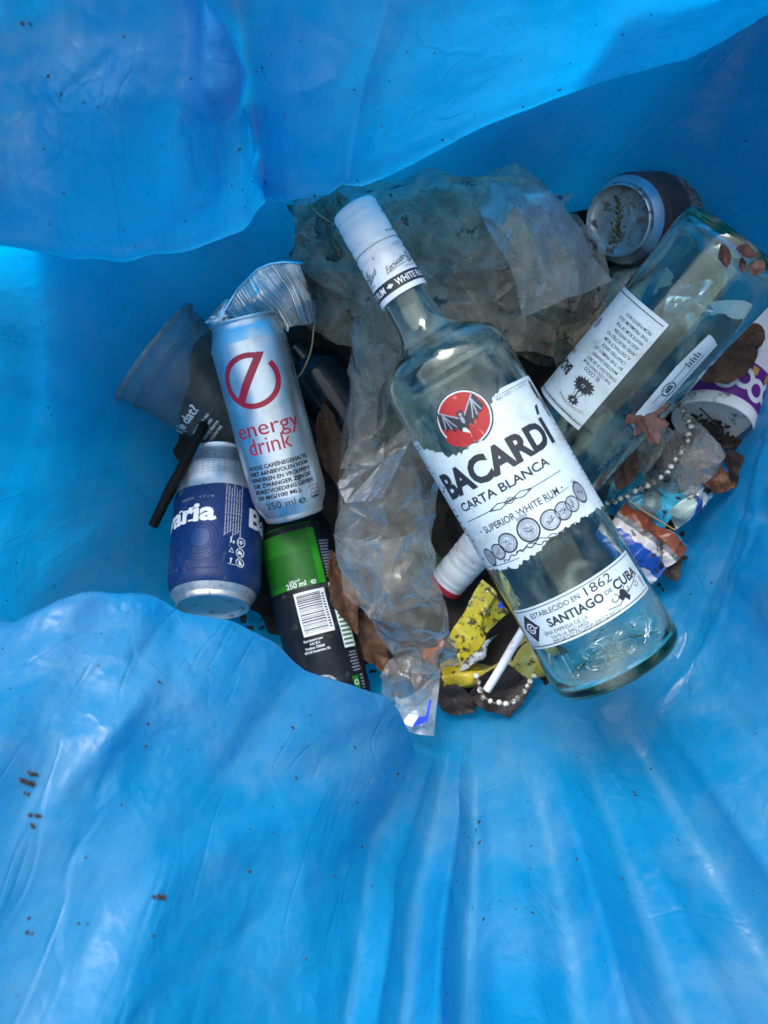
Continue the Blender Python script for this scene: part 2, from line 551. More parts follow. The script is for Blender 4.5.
def make_bag_mat():
    b = NT("blue_polythene"); v = b.coord()
    st = b.noise(b.coord("UV", (1, 0.030, 1)), 170, 5, 0.65, 0.25)      # stretch marks
    st2 = b.noise(b.coord("UV", (1, 0.10, 1)), 46, 4, 0.6, 0.4)
    n1 = b.noise(v, 6, 3, 0.5)
    n2 = b.noise(v, 24, 8, 0.72, 0.3)
    n3 = b.noise(v, 8, 5, 0.6, 0.3)
    thin = b.math('ADD', b.math('MULTIPLY', st, 0.22), b.math('ADD', b.math('MULTIPLY', st2, 0.12), b.math('MULTIPLY', n1, 0.75)))
    c = b.ramp(thin, [(0.40, (0.002, 0.185, 0.42)), (0.70, (0.005, 0.245, 0.53))])
    dust_sheen = b.math('MULTIPLY', b.ramp(n3, [(0.45, 0.0), (0.58, 1.0)]), b.ramp(n2, [(0.38, 0.08), (0.64, 0.44)]))  # dust patches that also carry a painted greyish sheen
    c = b.mixc(dust_sheen, c, (0.17, 0.32, 0.46))
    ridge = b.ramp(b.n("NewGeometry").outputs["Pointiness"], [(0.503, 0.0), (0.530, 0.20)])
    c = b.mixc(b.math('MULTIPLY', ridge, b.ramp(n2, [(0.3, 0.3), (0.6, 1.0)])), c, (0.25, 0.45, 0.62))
    smr = b.math('MULTIPLY', b.ramp(b.noise(v, 10, 6, 0.7, 0.5), [(0.58, 0.0), (0.70, 1.0)]), b.ramp(b.noise(v, 70, 5, 0.7), [(0.42, 0.0), (0.66, 0.45)]))
    c = b.mixc(smr, c, (0.05, 0.075, 0.09))
    sp = b.ramp(b.noise(v, 260, 3, 0.5), [(0.745, 0.0), (0.76, 0.85)])
    c2 = b.mixc(sp, c, (0.02, 0.03, 0.05))
    wv = b.n("MixRGB", {"Fac": 0.06, "Color1": v, "Color2": b.n("TexNoise", {"Vector": v, "Scale": 30.0, "Detail": 3.0}).outputs[1]}).outputs[0]
    k1 = b.n("TexVoronoi", {"Vector": wv, "Scale": 26.0}, distance='EUCLIDEAN').outputs["Distance"]
    k2 = b.n("TexVoronoi", {"Vector": wv, "Scale": 75.0}, distance='EUCLIDEAN').outputs["Distance"]
    crk = b.math('ADD', b.math('MULTIPLY', k1, 1.5), b.math('MULTIPLY', k2, 0.30))
    crk = b.math('MULTIPLY', crk, b.ramp(b.noise(v, 11, 3, 0.5), [(0.38, 0.15), (0.62, 1.0)]))
    def lines(vec, scale, width, mask_scale, lo):
        n_ = b.math('ABSOLUTE', b.math('SUBTRACT', b.noise(vec, scale, 2, 0.5, 0.3), 0.5))
        l_ = b.ramp(n_, [(0.0, 1.0), (width, 0.0)])
        return b.math('MULTIPLY', l_, b.ramp(b.noise(v, mask_scale, 3, 0.5), [(lo, 0.0), (lo + 0.12, 1.0)]))
    cl = b.math('ADD', lines(b.coord("UV", (1, 0.05, 1)), 62, 0.030, 13, 0.46), lines(b.coord("UV", (1, 0.14, 1)), 26, 0.022, 9, 0.45))
    cl = b.math('ADD', cl, b.math('MULTIPLY', lines(v, 13, 0.016, 12, 0.50), 0.8))
    crk = b.math('ADD', crk, b.math('MULTIPLY', cl, 0.17))
    h = b.math('ADD', crk, b.math('ADD', b.math('MULTIPLY', b.noise(v, 150, 4, 0.6), 0.22), b.math('MULTIPLY', st, 0.10)))
    nrm = b.bump(h, 0.45, 0.004)
    r = b.ramp(n2, [(0.35, 0.22), (0.70, 0.48)])
    pr = b.principled(Base_Color=c2, Roughness=r, Normal=nrm, Specular_IOR_Level=0.6, IOR=1.5)
    tc = b.mixc(sp, b.ramp(thin, [(0.40, (0.0, 0.285, 0.67)), (0.70, (0.0, 0.38, 0.79))]), (0.02, 0.03, 0.05))
    tl = b.n("BsdfTranslucent", {"Color": tc, "Normal": nrm}).outputs[0]
    b.surf(b.mixs(0.50, pr, tl))
    return b.m

def make_metal(name, col=(0.78, 0.80, 0.82), rough=0.28, dirt=0.5, thr=0.68, bmp=0.05):
    b = NT(name); v = b.coord()
    n = b.noise(b.coord("Object", (1, 1, 0.12)), 160, 4)
    r = b.ramp(n, [(0.3, rough * 0.8), (0.7, rough * 1.25)])
    f = b.ramp(b.noise(v, 130, 6, 0.7), [(thr, 0.0), (thr + 0.04, dirt)])
    sm_ = b.ramp(b.noise(v, 36, 7, 0.7, 0.4), [(0.48, 0.0), (0.72, 0.40)])
    c = b.mixc(sm_, col, (0.30, 0.29, 0.26))
    c = b.mixc(f, c, (0.05, 0.04, 0.025))
    nrm = b.bump(b.noise(v, 50, 3), bmp, 0.002)
    b.surf(b.principled(Base_Color=c, Metallic=b.math('SUBTRACT', 1.0, f), Roughness=r, Normal=nrm))
    return b.m

M_bag = make_bag_mat()
_b = NT("pale_shade_film")  # for the added sheet that dims light through the bag walls
_d = _b.n("BsdfDiffuse", {"Color": (0.30, 0.48, 0.60, 1)}).outputs[0]
_t = _b.n("BsdfTranslucent", {"Color": (0.42, 0.64, 0.75, 1)}).outputs[0]
_b.surf(_b.mixs(0.65, _d, _t))
M_shade = _b.m
M_glass = glass("clear_green_glass")
M_glass_emb = glass("embossed_glass", dens=0.0, smear=0.0)
M_paper = simple("label_paper", (0.43, 0.515, 0.56), 0.6, dirt=0.35, dcol=(0.16, 0.17, 0.17), dscale=150, thr=0.63, stain=0.45, scol=(0.19, 0.20, 0.17), var=0.08, bump=0.0)
M_black = simple("black_ink", (0.012, 0.014, 0.02), 0.5, var=0.3)
M_grey = simple("grey_ink", (0.20, 0.23, 0.29), 0.5, var=0.2)
M_pale_ink = simple("pale_engraving", (0.27, 0.33, 0.38), 0.5, var=0.35, dscale=700)
M_red = simple("red_ink", (0.27, 0.011, 0.011), 0.4, dirt=0.35, dcol=(0.55, 0.25, 0.2), dscale=220, thr=0.62)
M_crimson = simple("crimson_print", (0.50, 0.012, 0.045), 0.35, var=0.05)
M_white_plastic = simple("white_plastic", (0.70, 0.73, 0.75), 0.4, stain=0.22, dirt=0.7, thr=0.68, var=0.04)
M_white_ink = simple("white_ink", (0.68, 0.70, 0.72), 0.45, var=0.06)
M_alu = make_metal("can_aluminium", (0.74, 0.78, 0.80), 0.42, 0.25, 0.74)
M_alu_dirty = make_metal("dull_aluminium", (0.60, 0.61, 0.60), 0.50, 0.8, 0.60)
M_foil = make_metal("tray_foil", (0.86, 0.86, 0.86), 0.30, 0.5, 0.70)
M_alu_stained = make_metal("stained_aluminium", (0.60, 0.60, 0.58), 0.45, 0.9, 0.55)
M_blue_print = simple("navy_print", (0.002, 0.022, 0.105), 0.45, spec=0.25, stain=0.35, scol=(0.07, 0.08, 0.09), var=0.10, dirt=0.5, dcol=(0.12, 0.12, 0.12), dscale=120, thr=0.64)
M_blue_lite = simple("pale_navy_print", (0.005, 0.034, 0.135), 0.32, var=0.05)
M_black_print = simple("black_print", (0.005, 0.008, 0.012), 0.42, spec=0.25, stain=0.4, scol=(0.03, 0.03, 0.03), var=0.2, dirt=0.5, dcol=(0.08, 0.08, 0.08), dscale=90, thr=0.63)
M_green_print = simple("green_print", (0.014, 0.15, 0.012), 0.45, spec=0.25, var=0.1)
M_green_dark = simple("dark_green_print", (0.003, 0.035, 0.006), 0.45, spec=0.25, var=0.1)
M_brown_print = simple("brown_print", (0.075, 0.042, 0.032), 0.5, var=0.3)
M_label_sage = simple("sage_label", (0.22, 0.25, 0.2), 0.5, dirt=0.8, dscale=260, thr=0.52)

# ------------------------------------------------------------------ the blue bag
def facets(U, Vv, seed, warp=0.35):
    """piecewise flat random heights in -1..1: planes that meet in straight creases"""
    r_ = np.random.RandomState(seed)
    tab = r_.uniform(-1, 1, (64, 64)); dg = r_.rand(64, 64) < .5
    jx = r_.uniform(-1, 1, 8) * 6
    u = U + warp * np.sin(Vv * 1.3 + jx[0]) + warp * .6 * np.sin(U * 1.9 + Vv * .8 + jx[1])
    v = Vv + warp * np.sin(U * 1.1 + jx[2]) + warp * .6 * np.sin(Vv * 2.1 - U * .7 + jx[3])
    i, j = np.floor(u).astype(int), np.floor(v).astype(int)
    fu, fv = u - i, v - j
    g = lambda a, b_: tab[(i + a) % 64, (j + b_) % 64]
    h00, h10, h01, h11 = g(0, 0), g(1, 0), g(0, 1), g(1, 1)
    A_ = np.where(fu > fv, h00 + fu * (h10 - h00) + fv * (h11 - h10), h00 + fv * (h01 - h00) + fu * (h11 - h01))
    B_ = np.where(fu + fv < 1, h00 + fu * (h10 - h00) + fv * (h01 - h00), h11 + (1 - fu) * (h01 - h11) + (1 - fv) * (h10 - h11))
    return np.where(dg[i % 64, j % 64], A_, B_)

def build_bag():
    S = [  # trash edge, hidden wall, lip, mid, frame, far : (px, py, z)
     [(150,440,-.17),(60,440,-.09),(-90,440,.05),(-170,440,.09),(-260,440,.13),(-450,440,.22)],
     [(165,360,-.17),(60,310,-.08),(-120,238,.05),(-210,150,.10),(-300,50,.15),(-500,-80,.24)],
     [(190,305,-.16),(60,190,-.03),(0,236,.06),(-30,120,.10),(-60,0,.14),(-150,-250,.22)],
     [(215,285,-.16),(120,170,-.03),(70,247,.06),(55,130,.105),(40,0,.14),(0,-250,.22)],
     [(240,270,-.16),(180,140,-.06),(130,256,.06),(115,130,.112),(110,0,.15),(90,-250,.22)],
     [(258,262,-.16),(220,140,-.06),(190,251,.055),(180,125,.112),(170,0,.152),(160,-250,.22)],
     [(270,256,-.16),(240,150,-.06),(244,233,.050),(232,120,.120),(213,0,.160),(195,-250,.23)],
     [(285,245,-.16),(265,150,-.06),(262,198,.016),(250,110,.038),(230,0,.075),(212,-250,.16)],
     [(300,235,-.16),(285,145,-.06),(288,198,.036),(287,105,.064),(284,0,.105),(290,-250,.18)],
     [(330,220,-.15),(330,130,-.06),(345,193,.050),(360,90,.10),(380,0,.14),(400,-250,.2)],
     [(385,190,-.15),(400,110,-.06),(410,166,.050),(440,80,.10),(470,0,.14),(520,-250,.2)],
     [(450,175,-.14),(520,75,-.065),(500,124,.050),(540,55,.09),(575,-20,.13),(640,-250,.2)],
     [(530,178,-.13),(655,25,-.050),(612,75,.045),(655,10,.085),(705,-70,.12),(800,-280,.2)],
     [(600,175,-.14),(790,-35,-.035),(742,18,.035),(795,-40,.075),(865,-120,.11),(1000,-300,.2)],
     [(690,190,-.14),(760,110,-.08),(880,-30,.020),(930,-70,.06),(980,-70,.1),(1150,-220,.2)],
     [(765,255,-.13),(800,240,-.09),(860,205,-.03),(920,175,.03),(1000,140,.09),(1200,60,.2)],
     [(760,340,-.14),(785,340,-.10),(830,340,-.04),(900,340,.03),(990,330,.09),(1200,300,.2)],
     [(735,420,-.15),(760,430,-.10),(800,440,-.05),(870,450,.02),(960,460,.09),(1200,480,.2)],
     [(700,495,-.15),(730,515,-.10),(775,540,-.05),(835,570,.01),(920,610,.08),(1150,700,.2)],
     [(655,575,-.14),(690,615,-.10),(735,660,-.05),(795,725,.01),(870,800,.08),(1100,1000,.2)],
     [(600,655,-.12),(632,710,-.085),(675,775,-.04),(735,865,.02),(810,975,.08),(950,1250,.2)],
     [(540,700,-.12),(560,757,-.08),(583,830,-.03),(612,930,.03),(645,1050,.09),(700,1350,.2)],
     [(485,728,-.12),(488,785,-.07),(493,860,-.015),(497,950,.045),(505,1060,.1),(515,1350,.2)],
     [(440,730,-.12),(440,752,-.095),(434,785,-.055),(404,890,.025),(380,1060,.11),(350,1350,.2)],
     [(388,712,-.13),(398,748,-.085),(396,720,-.030),(345,812,.04),(288,1050,.13),(230,1350,.2)],
     [(332,690,-.15),(316,722,-.085),(333,684,.010),(270,785,.070),(190,1050,.16),(130,1350,.22)],
     [(270,650,-.16),(242,694,-.07),(258,640,.030),(198,770,.100),(100,1050,.19),(30,1350,.24)],
     [(215,620,-.16),(160,672,-.06),(180,603,.055),(115,750,.125),(0,1050,.205),(-100,1350,.25)],
     [(180,570,-.17),(80,650,-.06),(112,592,.070),(45,740,.14),(-90,1020,.22),(-250,1300,.26)],
     [(165,520,-.17),(20,620,-.06),(30,595,.09),(-50,720,.15),(-200,900,.22),(-400,1100,.26)],
     [(158,480,-.17),(10,540,-.05),(-110,603,.08),(-250,680,.14),(-400,800,.2),(-600,900,.25)],
    ]
    c0 = (450, 455, -.235)
    C = []
    for sp in S:
        t = sp[0]
        mid = (c0[0] + (t[0] - c0[0]) * .62, c0[1] + (t[1] - c0[1]) * .62, -.225)
        t_, u_, l_, m_, f_, x_ = [P(*q_) for q_ in sp]
        j_ = len(C)                                                   # unseen rim raised beyond the frame so it shades the bottom flap
        o_ = Vector((f_.x - 0.04, f_.y - 0.03, 0)).normalized()
        x_ = f_ + o_ * (0.06 if j_ > 14 else 0.10) + Vector((0, 0, 0.30 if j_ > 14 else 0.10))
        da, db = (l_ - u_).normalized(), (m_ - l_).normalized()
        k_ = min(1.0, max(0.0, (0.75 - da.dot(db)) / 0.6))          # how sharply the film doubles back here
        lo, hi = l_ + (u_ - l_) * (0.45 - 0.31 * k_), l_ + (m_ - l_) * (0.45 - 0.34 * k_)
        C.append([tuple(P(*q_)) for q_ in (c0, mid)] + [tuple(q_) for q_ in (t_, u_, lo, l_, hi, m_, f_, x_)])
    C = np.array(C)                                   # (spokes, rings, xyz)
    na = 20
    G = crom(C, na, closed=True)
    nb = [3, 5, 12, 18, 9, 9, 24, 24, 12]
    ringpos = [0, 1, 2, 3, 3.87, 4, 4.1, 5, 6, 7]
    G = crom_np(G, nb)
    b = np.concatenate([ringpos[i] + (ringpos[i + 1] - ringpos[i]) * np.arange(n) / n for i, n in enumerate(nb)] + [[7.0]])
    a = np.arange(G.shape[0]) / na
    N = grid_normals(G, True)
    H = np.zeros(G.shape[:2])
    for i, ai in enumerate(a):
        low = max(0, 1 - abs(ai - 21.0) / 2.4) ** 0.7        # the gathered bottom wall
        lef = max(0, 1 - abs(ai - 0.3) / 2.0)
        for j, bj in enumerate(b):
            if bj < 2: continue
            k = min(1, (bj - 2) / 1.5)
            p = Vector(G[i, j])
            h = 0.0026 * noise.noise(Vector((ai * 1.5, bj * 0.5, 3.1)))
            h += lef * 0.0016 * noise.noise(Vector((ai * 6.0, bj * 0.6, 5.0)))
            h += 0.0022 * (0.45 - abs(noise.noise(p * 15 + Vector((4, 1, 0)))))
            H[i, j] = h * k
    rnd = random.Random(5)
    cl = np.clip((b - 2.3) / 1.2, 0, 1)[None, :]
    H += folds(G[:, :, 0], G[:, :, 1], rnd, 70, 0.0052, 0.050, 2.2) * cl
    H += folds(G[:, :, 0], G[:, :, 1], rnd, 130, 0.0026, 0.014, 3.2) * cl
    H += folds(G[:, :, 0], G[:, :, 1], rnd, 26, 0.0075, 0.030, 4.5) * cl
    aa, bb = np.meshgrid(a, b, indexing='ij')
    hi_ = np.clip((bb - 2.6) / 1.0, 0, 1)
    f1 = facets(aa * 0.62 + bb * 0.5, bb * 1.25 - aa * 0.22, 3)
    f2 = facets(aa * 1.6 - bb * 0.9, bb * 3.0 + aa * 0.5, 4)
    f3 = facets(aa * 3.6 + bb * 1.3, bb * 6.5 - aa * 0.8, 8)
    msk = np.clip(facets(aa * 0.7, bb * 1.1, 6) * 1.2 + 0.5, 0.15, 1)
    lipd = np.clip(np.abs(bb - 4) * 2.0, 0.45, 1)
    taut = np.clip(1 - np.abs(aa - 10.3) / 3.4, 0, 1) ** 0.5           # the right-hand flap is pulled taut
    pleat = np.clip(1.25 - np.abs(aa - 21.4) / 2.3, 0, 1)              # so are the pleats at the bottom
    soft = np.clip(1 - np.abs(aa - 26.0) / 3.0, 0, 1)
    damp = (1 - 0.75 * taut) * (1 - 0.80 * pleat) * (1 - 0.30 * soft)
    H *= (1 - 0.8 * taut * np.clip(1.6 - np.abs(bb - 4), 0, 1)) * (1 - 0.6 * pleat)
    kn = [18.9, 19.35, 19.8, 20.15, 20.5, 20.72, 21.1, 21.36, 21.7, 22.0, 22.22, 22.55, 22.8, 23.15, 23.4]
    kh = [0, .25, -.5, .9, -.1, .35, -1.0, .15, -.35, -.2, 1.1, -.8, .2, -.5, 0]
    H += np.interp(aa, kn, kh) * 0.0150 * np.clip((bb - 2.5) / 2.2, 0.05, 1.3)
    H += np.interp(aa, [8.2, 8.75, 9.0, 9.3, 10, 11], [0, .1, 1, .2, .1, 0]) * 0.006 * np.clip((bb - 3.6) * 2, 0, 1)
    H += (0.0052 * f1 + 0.0022 * f2 * msk + 0.0005 * f3 * msk) * hi_ * lipd * damp
    G = G + N * H[:, :, None]
    return G, b

BAG, BAG_B = build_bag()
bag = thing("plastic_bag", "large blue polythene rubbish bag held open around the litter", "bag", Vector((0.03, 0.02, -0.24)))
nu, nv = BAG.shape[:2]
bag_film = mesh_from("bag_film", BAG.reshape(-1, 3) - np.array(bag.location), grid_faces(nu, nv, True), M_bag, bag)
# unseen film added behind the top and right-hand walls to dim transmitted light
OB = BAG - np.array([0.03, 0.03, 0.0]); rad_ = np.linalg.norm(OB[:, :, :2], axis=2, keepdims=True)
OB[:, :, :2] *= (rad_ + 0.014) / np.maximum(rad_, 1e-6); OB[:, :, 2] -= 0.010
of_ = []
for i in range(nu):
    a_ = i / 20
    for j in range(nv - 1):
        if BAG_B[j] > 1.4 and (0.1 < a_ < 11.4 and BAG_B[j] < 3.3 or 11.4 <= a_ < 19 and BAG_B[j] < 5.8):
            of_.append((i * nv + j, i * nv + j + 1, (i + 1) % nu * nv + j + 1, (i + 1) % nu * nv + j))
mesh_from("shade_film", (OB + np.array([0.03, 0.03, 0.0])).reshape(-1, 3) - np.array(bag.location), of_, M_shade, bag)
uvl = bag_film.data.uv_layers.new(name="stretch")          # around the bag, up the bag: for the stretch marks of the film
uvs = []
for i in range(nu):
    for j in range(nv - 1):
        for ii, jj in ((i, j), (i, j + 1), (i + 1, j + 1), (i + 1, j)):
            uvs += [ii / nu, jj / nv]
uvl.data.foreach_set("uv", uvs)

# ------------------------------------------------------------------ bottles
q = 0.5 / F
BOT = [(0, 3), (20, 2.0), (40, 0.8), (54, 0), (60, 1.2), (65, 5), (67.3, 11), (68, 20), (67.4, 40), (66, 80), (65.5, 130), (65.5, 300),
       (65.5, 335), (64.8, 345), (62.5, 354), (58, 362), (51, 368), (41, 374.5), (33, 380), (28, 386), (25, 393), (23.6, 402), (22.8, 415), (22.6, 432), (22.4, 505)]
def bottle_profile():
    o = crom(np.array(BOT, float), 4)
    o = [(max(0.0, r) * q, z * q) for r, z in o]
    inner = [(20.0, 505), (19.5, 432), (19.6, 412), (21, 396), (24.6, 385), (31, 376), (40, 370), (50, 364), (57, 357), (60, 349), (61.3, 338), (61.8, 325),
             (61.8, 130), (61.6, 60), (61, 26), (58, 15), (50, 11), (30, 11), (0, 14)]
    i_ = crom(np.array(inner, float), 3)
    i_ = [(max(0.0, r) * q, z * q) for r, z in i_]
    i_[-1] = (0.0, 14 * q)
    o[0] = (0.0, 3 * q)
    return o, o + i_
B_OUT, B_ALL = bottle_profile()
b_r = interp_prof(sorted([(r, z) for r, z in B_OUT if r > 0.5 * 60 * q or z > 300 * q], key=lambda t: t[1]))

def bottle_cap(parent, art=True, mats=None):
    prof = [(0, 530), (19, 530), (22.3, 528.6), (23.4, 526), (23.2, 521.5), (22.2, 519.5), (23.4, 517.5), (23.6, 513.5), (22.5, 511.5), (23.6, 509.5),
            (23.7, 502), (23.7, 494), (22.8, 492), (24.0, 489.5), (24.1, 484), (23.1, 481.5), (24.4, 479), (24.5, 474), (23.4, 471.5), (24.6, 469), (24.7, 466), (25.6, 429), (25.3, 428), (23.0, 428)]
    prof = [(r * q, z * q) for r, z in prof][::-1]
    def wob(a, z):
        zz = z / q
        return 0.014 * math.sin(a * 70) if 494.5 < zz < 509 else 0.0
    v, f, sp = lathe_mesh(prof, 280, wob=wob)
    cap = mesh_from("cap", v, f, M_white_plastic, parent, True, 60)
    return cap, interp_prof(prof)

def bat(A, cx, cy, s, dark, grey, L):
    """spread-winged bat emblem"""
    for sx in (-1, 1):
        wing = [(0.10, 0.10), (0.25, 0.28), (0.42, 0.46), (0.62, 0.62), (0.80, 0.80), (0.92, 0.46), (0.98, 0.10), (0.86, 0.02), (0.80, -0.10), (0.68, -0.02), (0.60, -0.14), (0.50, -0.30), (0.42, -0.14), (0.34, -0.24), (0.26, -0.42), (0.18, -0.24), (0.08, -0.30)]
        if sx < 0: wing = [(-x, y) for x, y in wing][::-1]
        A.poly([(cx + x * s, cy + y * s) for x, y in wing], dark, L)
        for (x, y) in ((0.82, 0.02), (0.58, -0.10), (0.36, -0.12)):
            A.line([(cx + sx * 0.66 * s, cy + 0.60 * s), (cx + sx * (0.66 * .4 + x * .6) * s, cy + (0.5 * .4 + y * .6) * s), (cx + sx * x * s, cy + y * s)], s * 0.05, grey, L + 1)
        A.line([(cx + sx * 0.10 * s, cy + 0.12 * s), (cx + sx * 0.42 * s, cy + 0.42 * s), (cx + sx * 0.78 * s, cy + 0.74 * s)], s * 0.06, grey, L + 1)
        A.poly([(cx + sx * x * s, cy + y * s) for x, y in ((0.02, 0.30), (0.12, 0.46), (0.13, 0.24))], dark, L)
    A.disc(cx, cy - 0.02 * s, 0.15 * s, dark, L + 1, 20, 0.30 * s)
    A.disc(cx, cy + 0.26 * s, 0.13 * s, dark, L + 1, 20)
    A.disc(cx - 0.02 * s, cy + 0.02 * s, 0.07 * s, grey, L + 2, 16, 0.17 * s)
    A.disc(cx, cy + 0.25 * s, 0.07 * s, grey, L + 2, 14)
    A.poly([(cx - 0.07 * s, cy - 0.28 * s), (cx + 0.07 * s, cy - 0.28 * s), (cx, cy - 0.48 * s)], dark, L)

def squiggle(x, y, wd, ht, seed, n=26):
    r = random.Random(seed); out = []
    for i in range(n * 3):
        t = i / (n * 3 - 1)
        out.append((x + wd * t + 0.10 * wd / 3 * math.cos(t * 40 + 1), y + ht * 0.32 * math.sin(t * 40) * (0.45 + 0.55 * abs(math.sin(t * 7 + seed)))))
    return out

def flourish(A, cx, cy, s, mat, L, flip=1):
    pts = []
    for i in range(40):
        t = i / 39
        a = 0.4 + t * 7.5
        r = s * (0.06 + 0.42 * t)
        pts.append((cx + flip * (r * math.cos(a) * 0.8 + s * 0.3 * t), cy + r * math.sin(a) * 0.62))
    A.line(pts, s * 0.07, mat, L)

rnd = random.Random(11)
b1 = thing("rum_bottle", "clear glass bottle lying uppermost with torn white label and red bat emblem", "bottle",
           frame(P(620, 668, 0.000), P(352, 206, 0.004), 0))
lathe("glass_body", B_ALL, M_glass, b1, 128, 50)
cap1, capr = bottle_cap(b1)
A = Art(q)
for i, tx in enumerate(("WHITE RUM", "WHITE RUM", "WHITE RUM")):
    pass
A.rect(-78, 433.5, 78, 445.5, 0, 0)
for k in (-1, 0, 1):
    A.text("WHITE RUM", k * 52.3 + 19, 439.5, 39, 6.6, 1, 1, 0.02)
    A.poly([(k * 52.3 - 7 + x, 439.5 + y) for x, y in ((-4, 0), (0, 2.4), (4, 0), (0, -2.4))], 1, 1)
for k in (-52, 0, 52):
    A.text("Facundo M.", k + 14, 458, 34, 6.0, 0, 1, 0.0, 14, None, 0.55)
    A.line([(k + 2 + t * 1.6, 454 + 1.5 * math.sin(t * .7) + t * .35) for t in range(20)], 0.6, 0, 1)
    A.text("Bacardi", k - 20, 458, 18, 5.2, 0, 1, 0.0, 20, None, 0.55)
    A.line([(k - 28 + t, 452 + t * .45) for t in range(0, 16, 3)], 0.6, 0, 1)
    A.line([(k - 4 + x, 450.6 + x * 0.12) for x in range(0, 30, 3)], 0.5, 0, 1)
    A.text("FUNDADOR", k + 24, 449.6, 14, 1.8, 0, 1)
A.text("FACUNDO", 26, 489, 16, 2.2, 0, 1)
A.line([(-70 + 4 * i, 482.2) for i in range(36)], 0.45, 0, 1)
A.build("cap_print", cyl_map(capr, 25 * q), [M_black, M_white_ink], cap1, du=0.0015, dv=0.004)

# main label
lp = [(-96, 298), (-72, 297), (-71, 287), (-62, 284), (-50, 277), (-40, 268), (-28, 264), (-17, 270), (2, 268), (14, 280), (17, 290), (24, 296),
      (30, 296), (34, 299), (60, 298), (100, 298), (108, 150), (86, 152), (50, 155), (20, 158), (-12, 151), (-44, 147), (-70, 152), (-98, 155)]
fl = [0, 0, 1, 1, 1, 1, 1, 1, 1, 1, 1, 1, 1, 0, 0, 0, 1, 1, 1, 1, 1, 1, 1, 0]
A = Art(q)
A.poly(torn(lp, 2.0, rnd, 2.0, fl), 0, 0)
cx, cy = -9, 292
A.poly(torn([(cx + 27.6 * math.cos(R_(a)), cy + 27.6 * math.sin(R_(a))) for a in range(-78, 215, 8)] + [(cx - 15, cy - 10), (cx - 8, cy - 16)], 0.5, rnd, 3.0, [0] * 37 + [1, 1]), 0, 0.25)
A.ring(cx, cy, 25.8, 27.4, 1, 1.3, 60, -80, 205)
A.ring(cx, cy, 0.01, 24.2, 3, 1.3, 60, -95, 226)
A.poly(torn([(cx - 26, cy - 8), (cx - 12, cy - 6), (cx - 2, cy - 14), (cx - 2, cy - 24), (cx - 14, cy - 22), (cx - 24, cy - 14)], 1.2, rnd), 3, 1.5)
bat(A, cx - 1, cy - 1, 23.2, 1, 2, 3)
for x in range(14):
    A.text("BACARDI LIMITED"[x], 27 + x * 3.1, 291.5, None, 2.6, 1, 1)
A.line([(26, 294.3), (76, 294.3)], 0.5, 1, 1)
A.text("BACARDI", -4, 244.5, 134, 25.5, 1, 1, 0.045)
A.poly([(58.5, 260.5), (63, 260.5), (68.5, 270), (62.5, 269)], 1, 1.2)
A.rect(-77, 243.6, -73.5, 246, 1, 1)
A.text("CARTA BLANCA", -11, 219.5, 104, 8.4, 1, 1, 0.02)
A.line([(-66, 205), (-28, 205.2)], 0.7, 1, 1); A.line([(8, 205.2), (48, 205)], 0.7, 1, 1)
for k in (-1, 0, 1):
    wd = 11 if k else 6
    for sgn in (1, -1):
        A.line([(-10 + k * 12 - wd, 205), (-10 + k * 12, 205 + sgn * 2.9), (-10 + k * 12 + wd, 205)], 0.9, 1, 1)
A.disc(-10, 205, 1.3, 1, 1.2, 10)
A.text("SUPERIOR WHITE RUM", -8, 191, 84, 6.6, 1, 1, 0.012)
A.disc(-55, 191, 1.0, 1, 1, 8); A.disc(39, 191, 1.0, 1, 1, 8)
meds = [(-63, 165, 7.2, 9.5), (-48, 167, 8.4, 8.4), (-33, 171, 10, 10), (-9, 173, 11, 12), (13, 171, 10, 10), (28, 172, 9, 9), (40, 173, 8, 8), (56, 178, 8, 11)]
for i, (x, y, rx, ry) in enumerate(meds):
    solid = i in (0, 7)
    A.disc(x, y, rx, 2 if solid else 5, 1 + 0.15 * i, 26, ry)
    A.ring(x, y, rx * .86, rx, 1, 2.6, 26, 0, 360, ry / rx)
    A.ring(x, y, rx * .66, rx * .72, 2, 2.6, 22, 0, 360, ry / rx)
    for k in range(5):
        a = rnd.uniform(0, 6.28); rr = rx * 0.45
        A.line([(x + rr * math.cos(a), y + rr * math.sin(a)), (x + rr * .3 * math.cos(a + 2), y + rr * .4 * math.sin(a + 2)), (x + rr * math.cos(a + 3.4), y + rr * math.sin(a + 3.4))], 0.7, 1 if k < 2 else 2, 2.8)
for k in range(5):
    A.poly([(56 + x, 188 + y) for x, y in ((-5 + k * 2.2, 6 - abs(k - 2) * 1.2), (-2 + k, 0), (0 + k * 0.6, 0))], 2, 1.4)
A.poly([(-14, 183), (-15, 190), (-11, 187), (-9, 192), (-6, 187), (-2, 190), (-4, 183)], 2, 1.6)
A.line([(-48 + t * 2.4, 155.5 + 3.5 * math.sin(t * .16) + 1.5 * math.sin(t * 1.7)) for t in range(38)], 1.1, 1, 1)
A.line([(-30 + t * 2.4, 158.2 + 2.5 * math.sin(t * .2) + 1.2 * math.sin(t * 1.3)) for t in range(28)], 0.9, 1, 1)
A.line([(18, 186.5), (46, 188)], 0.5, 1, 1)
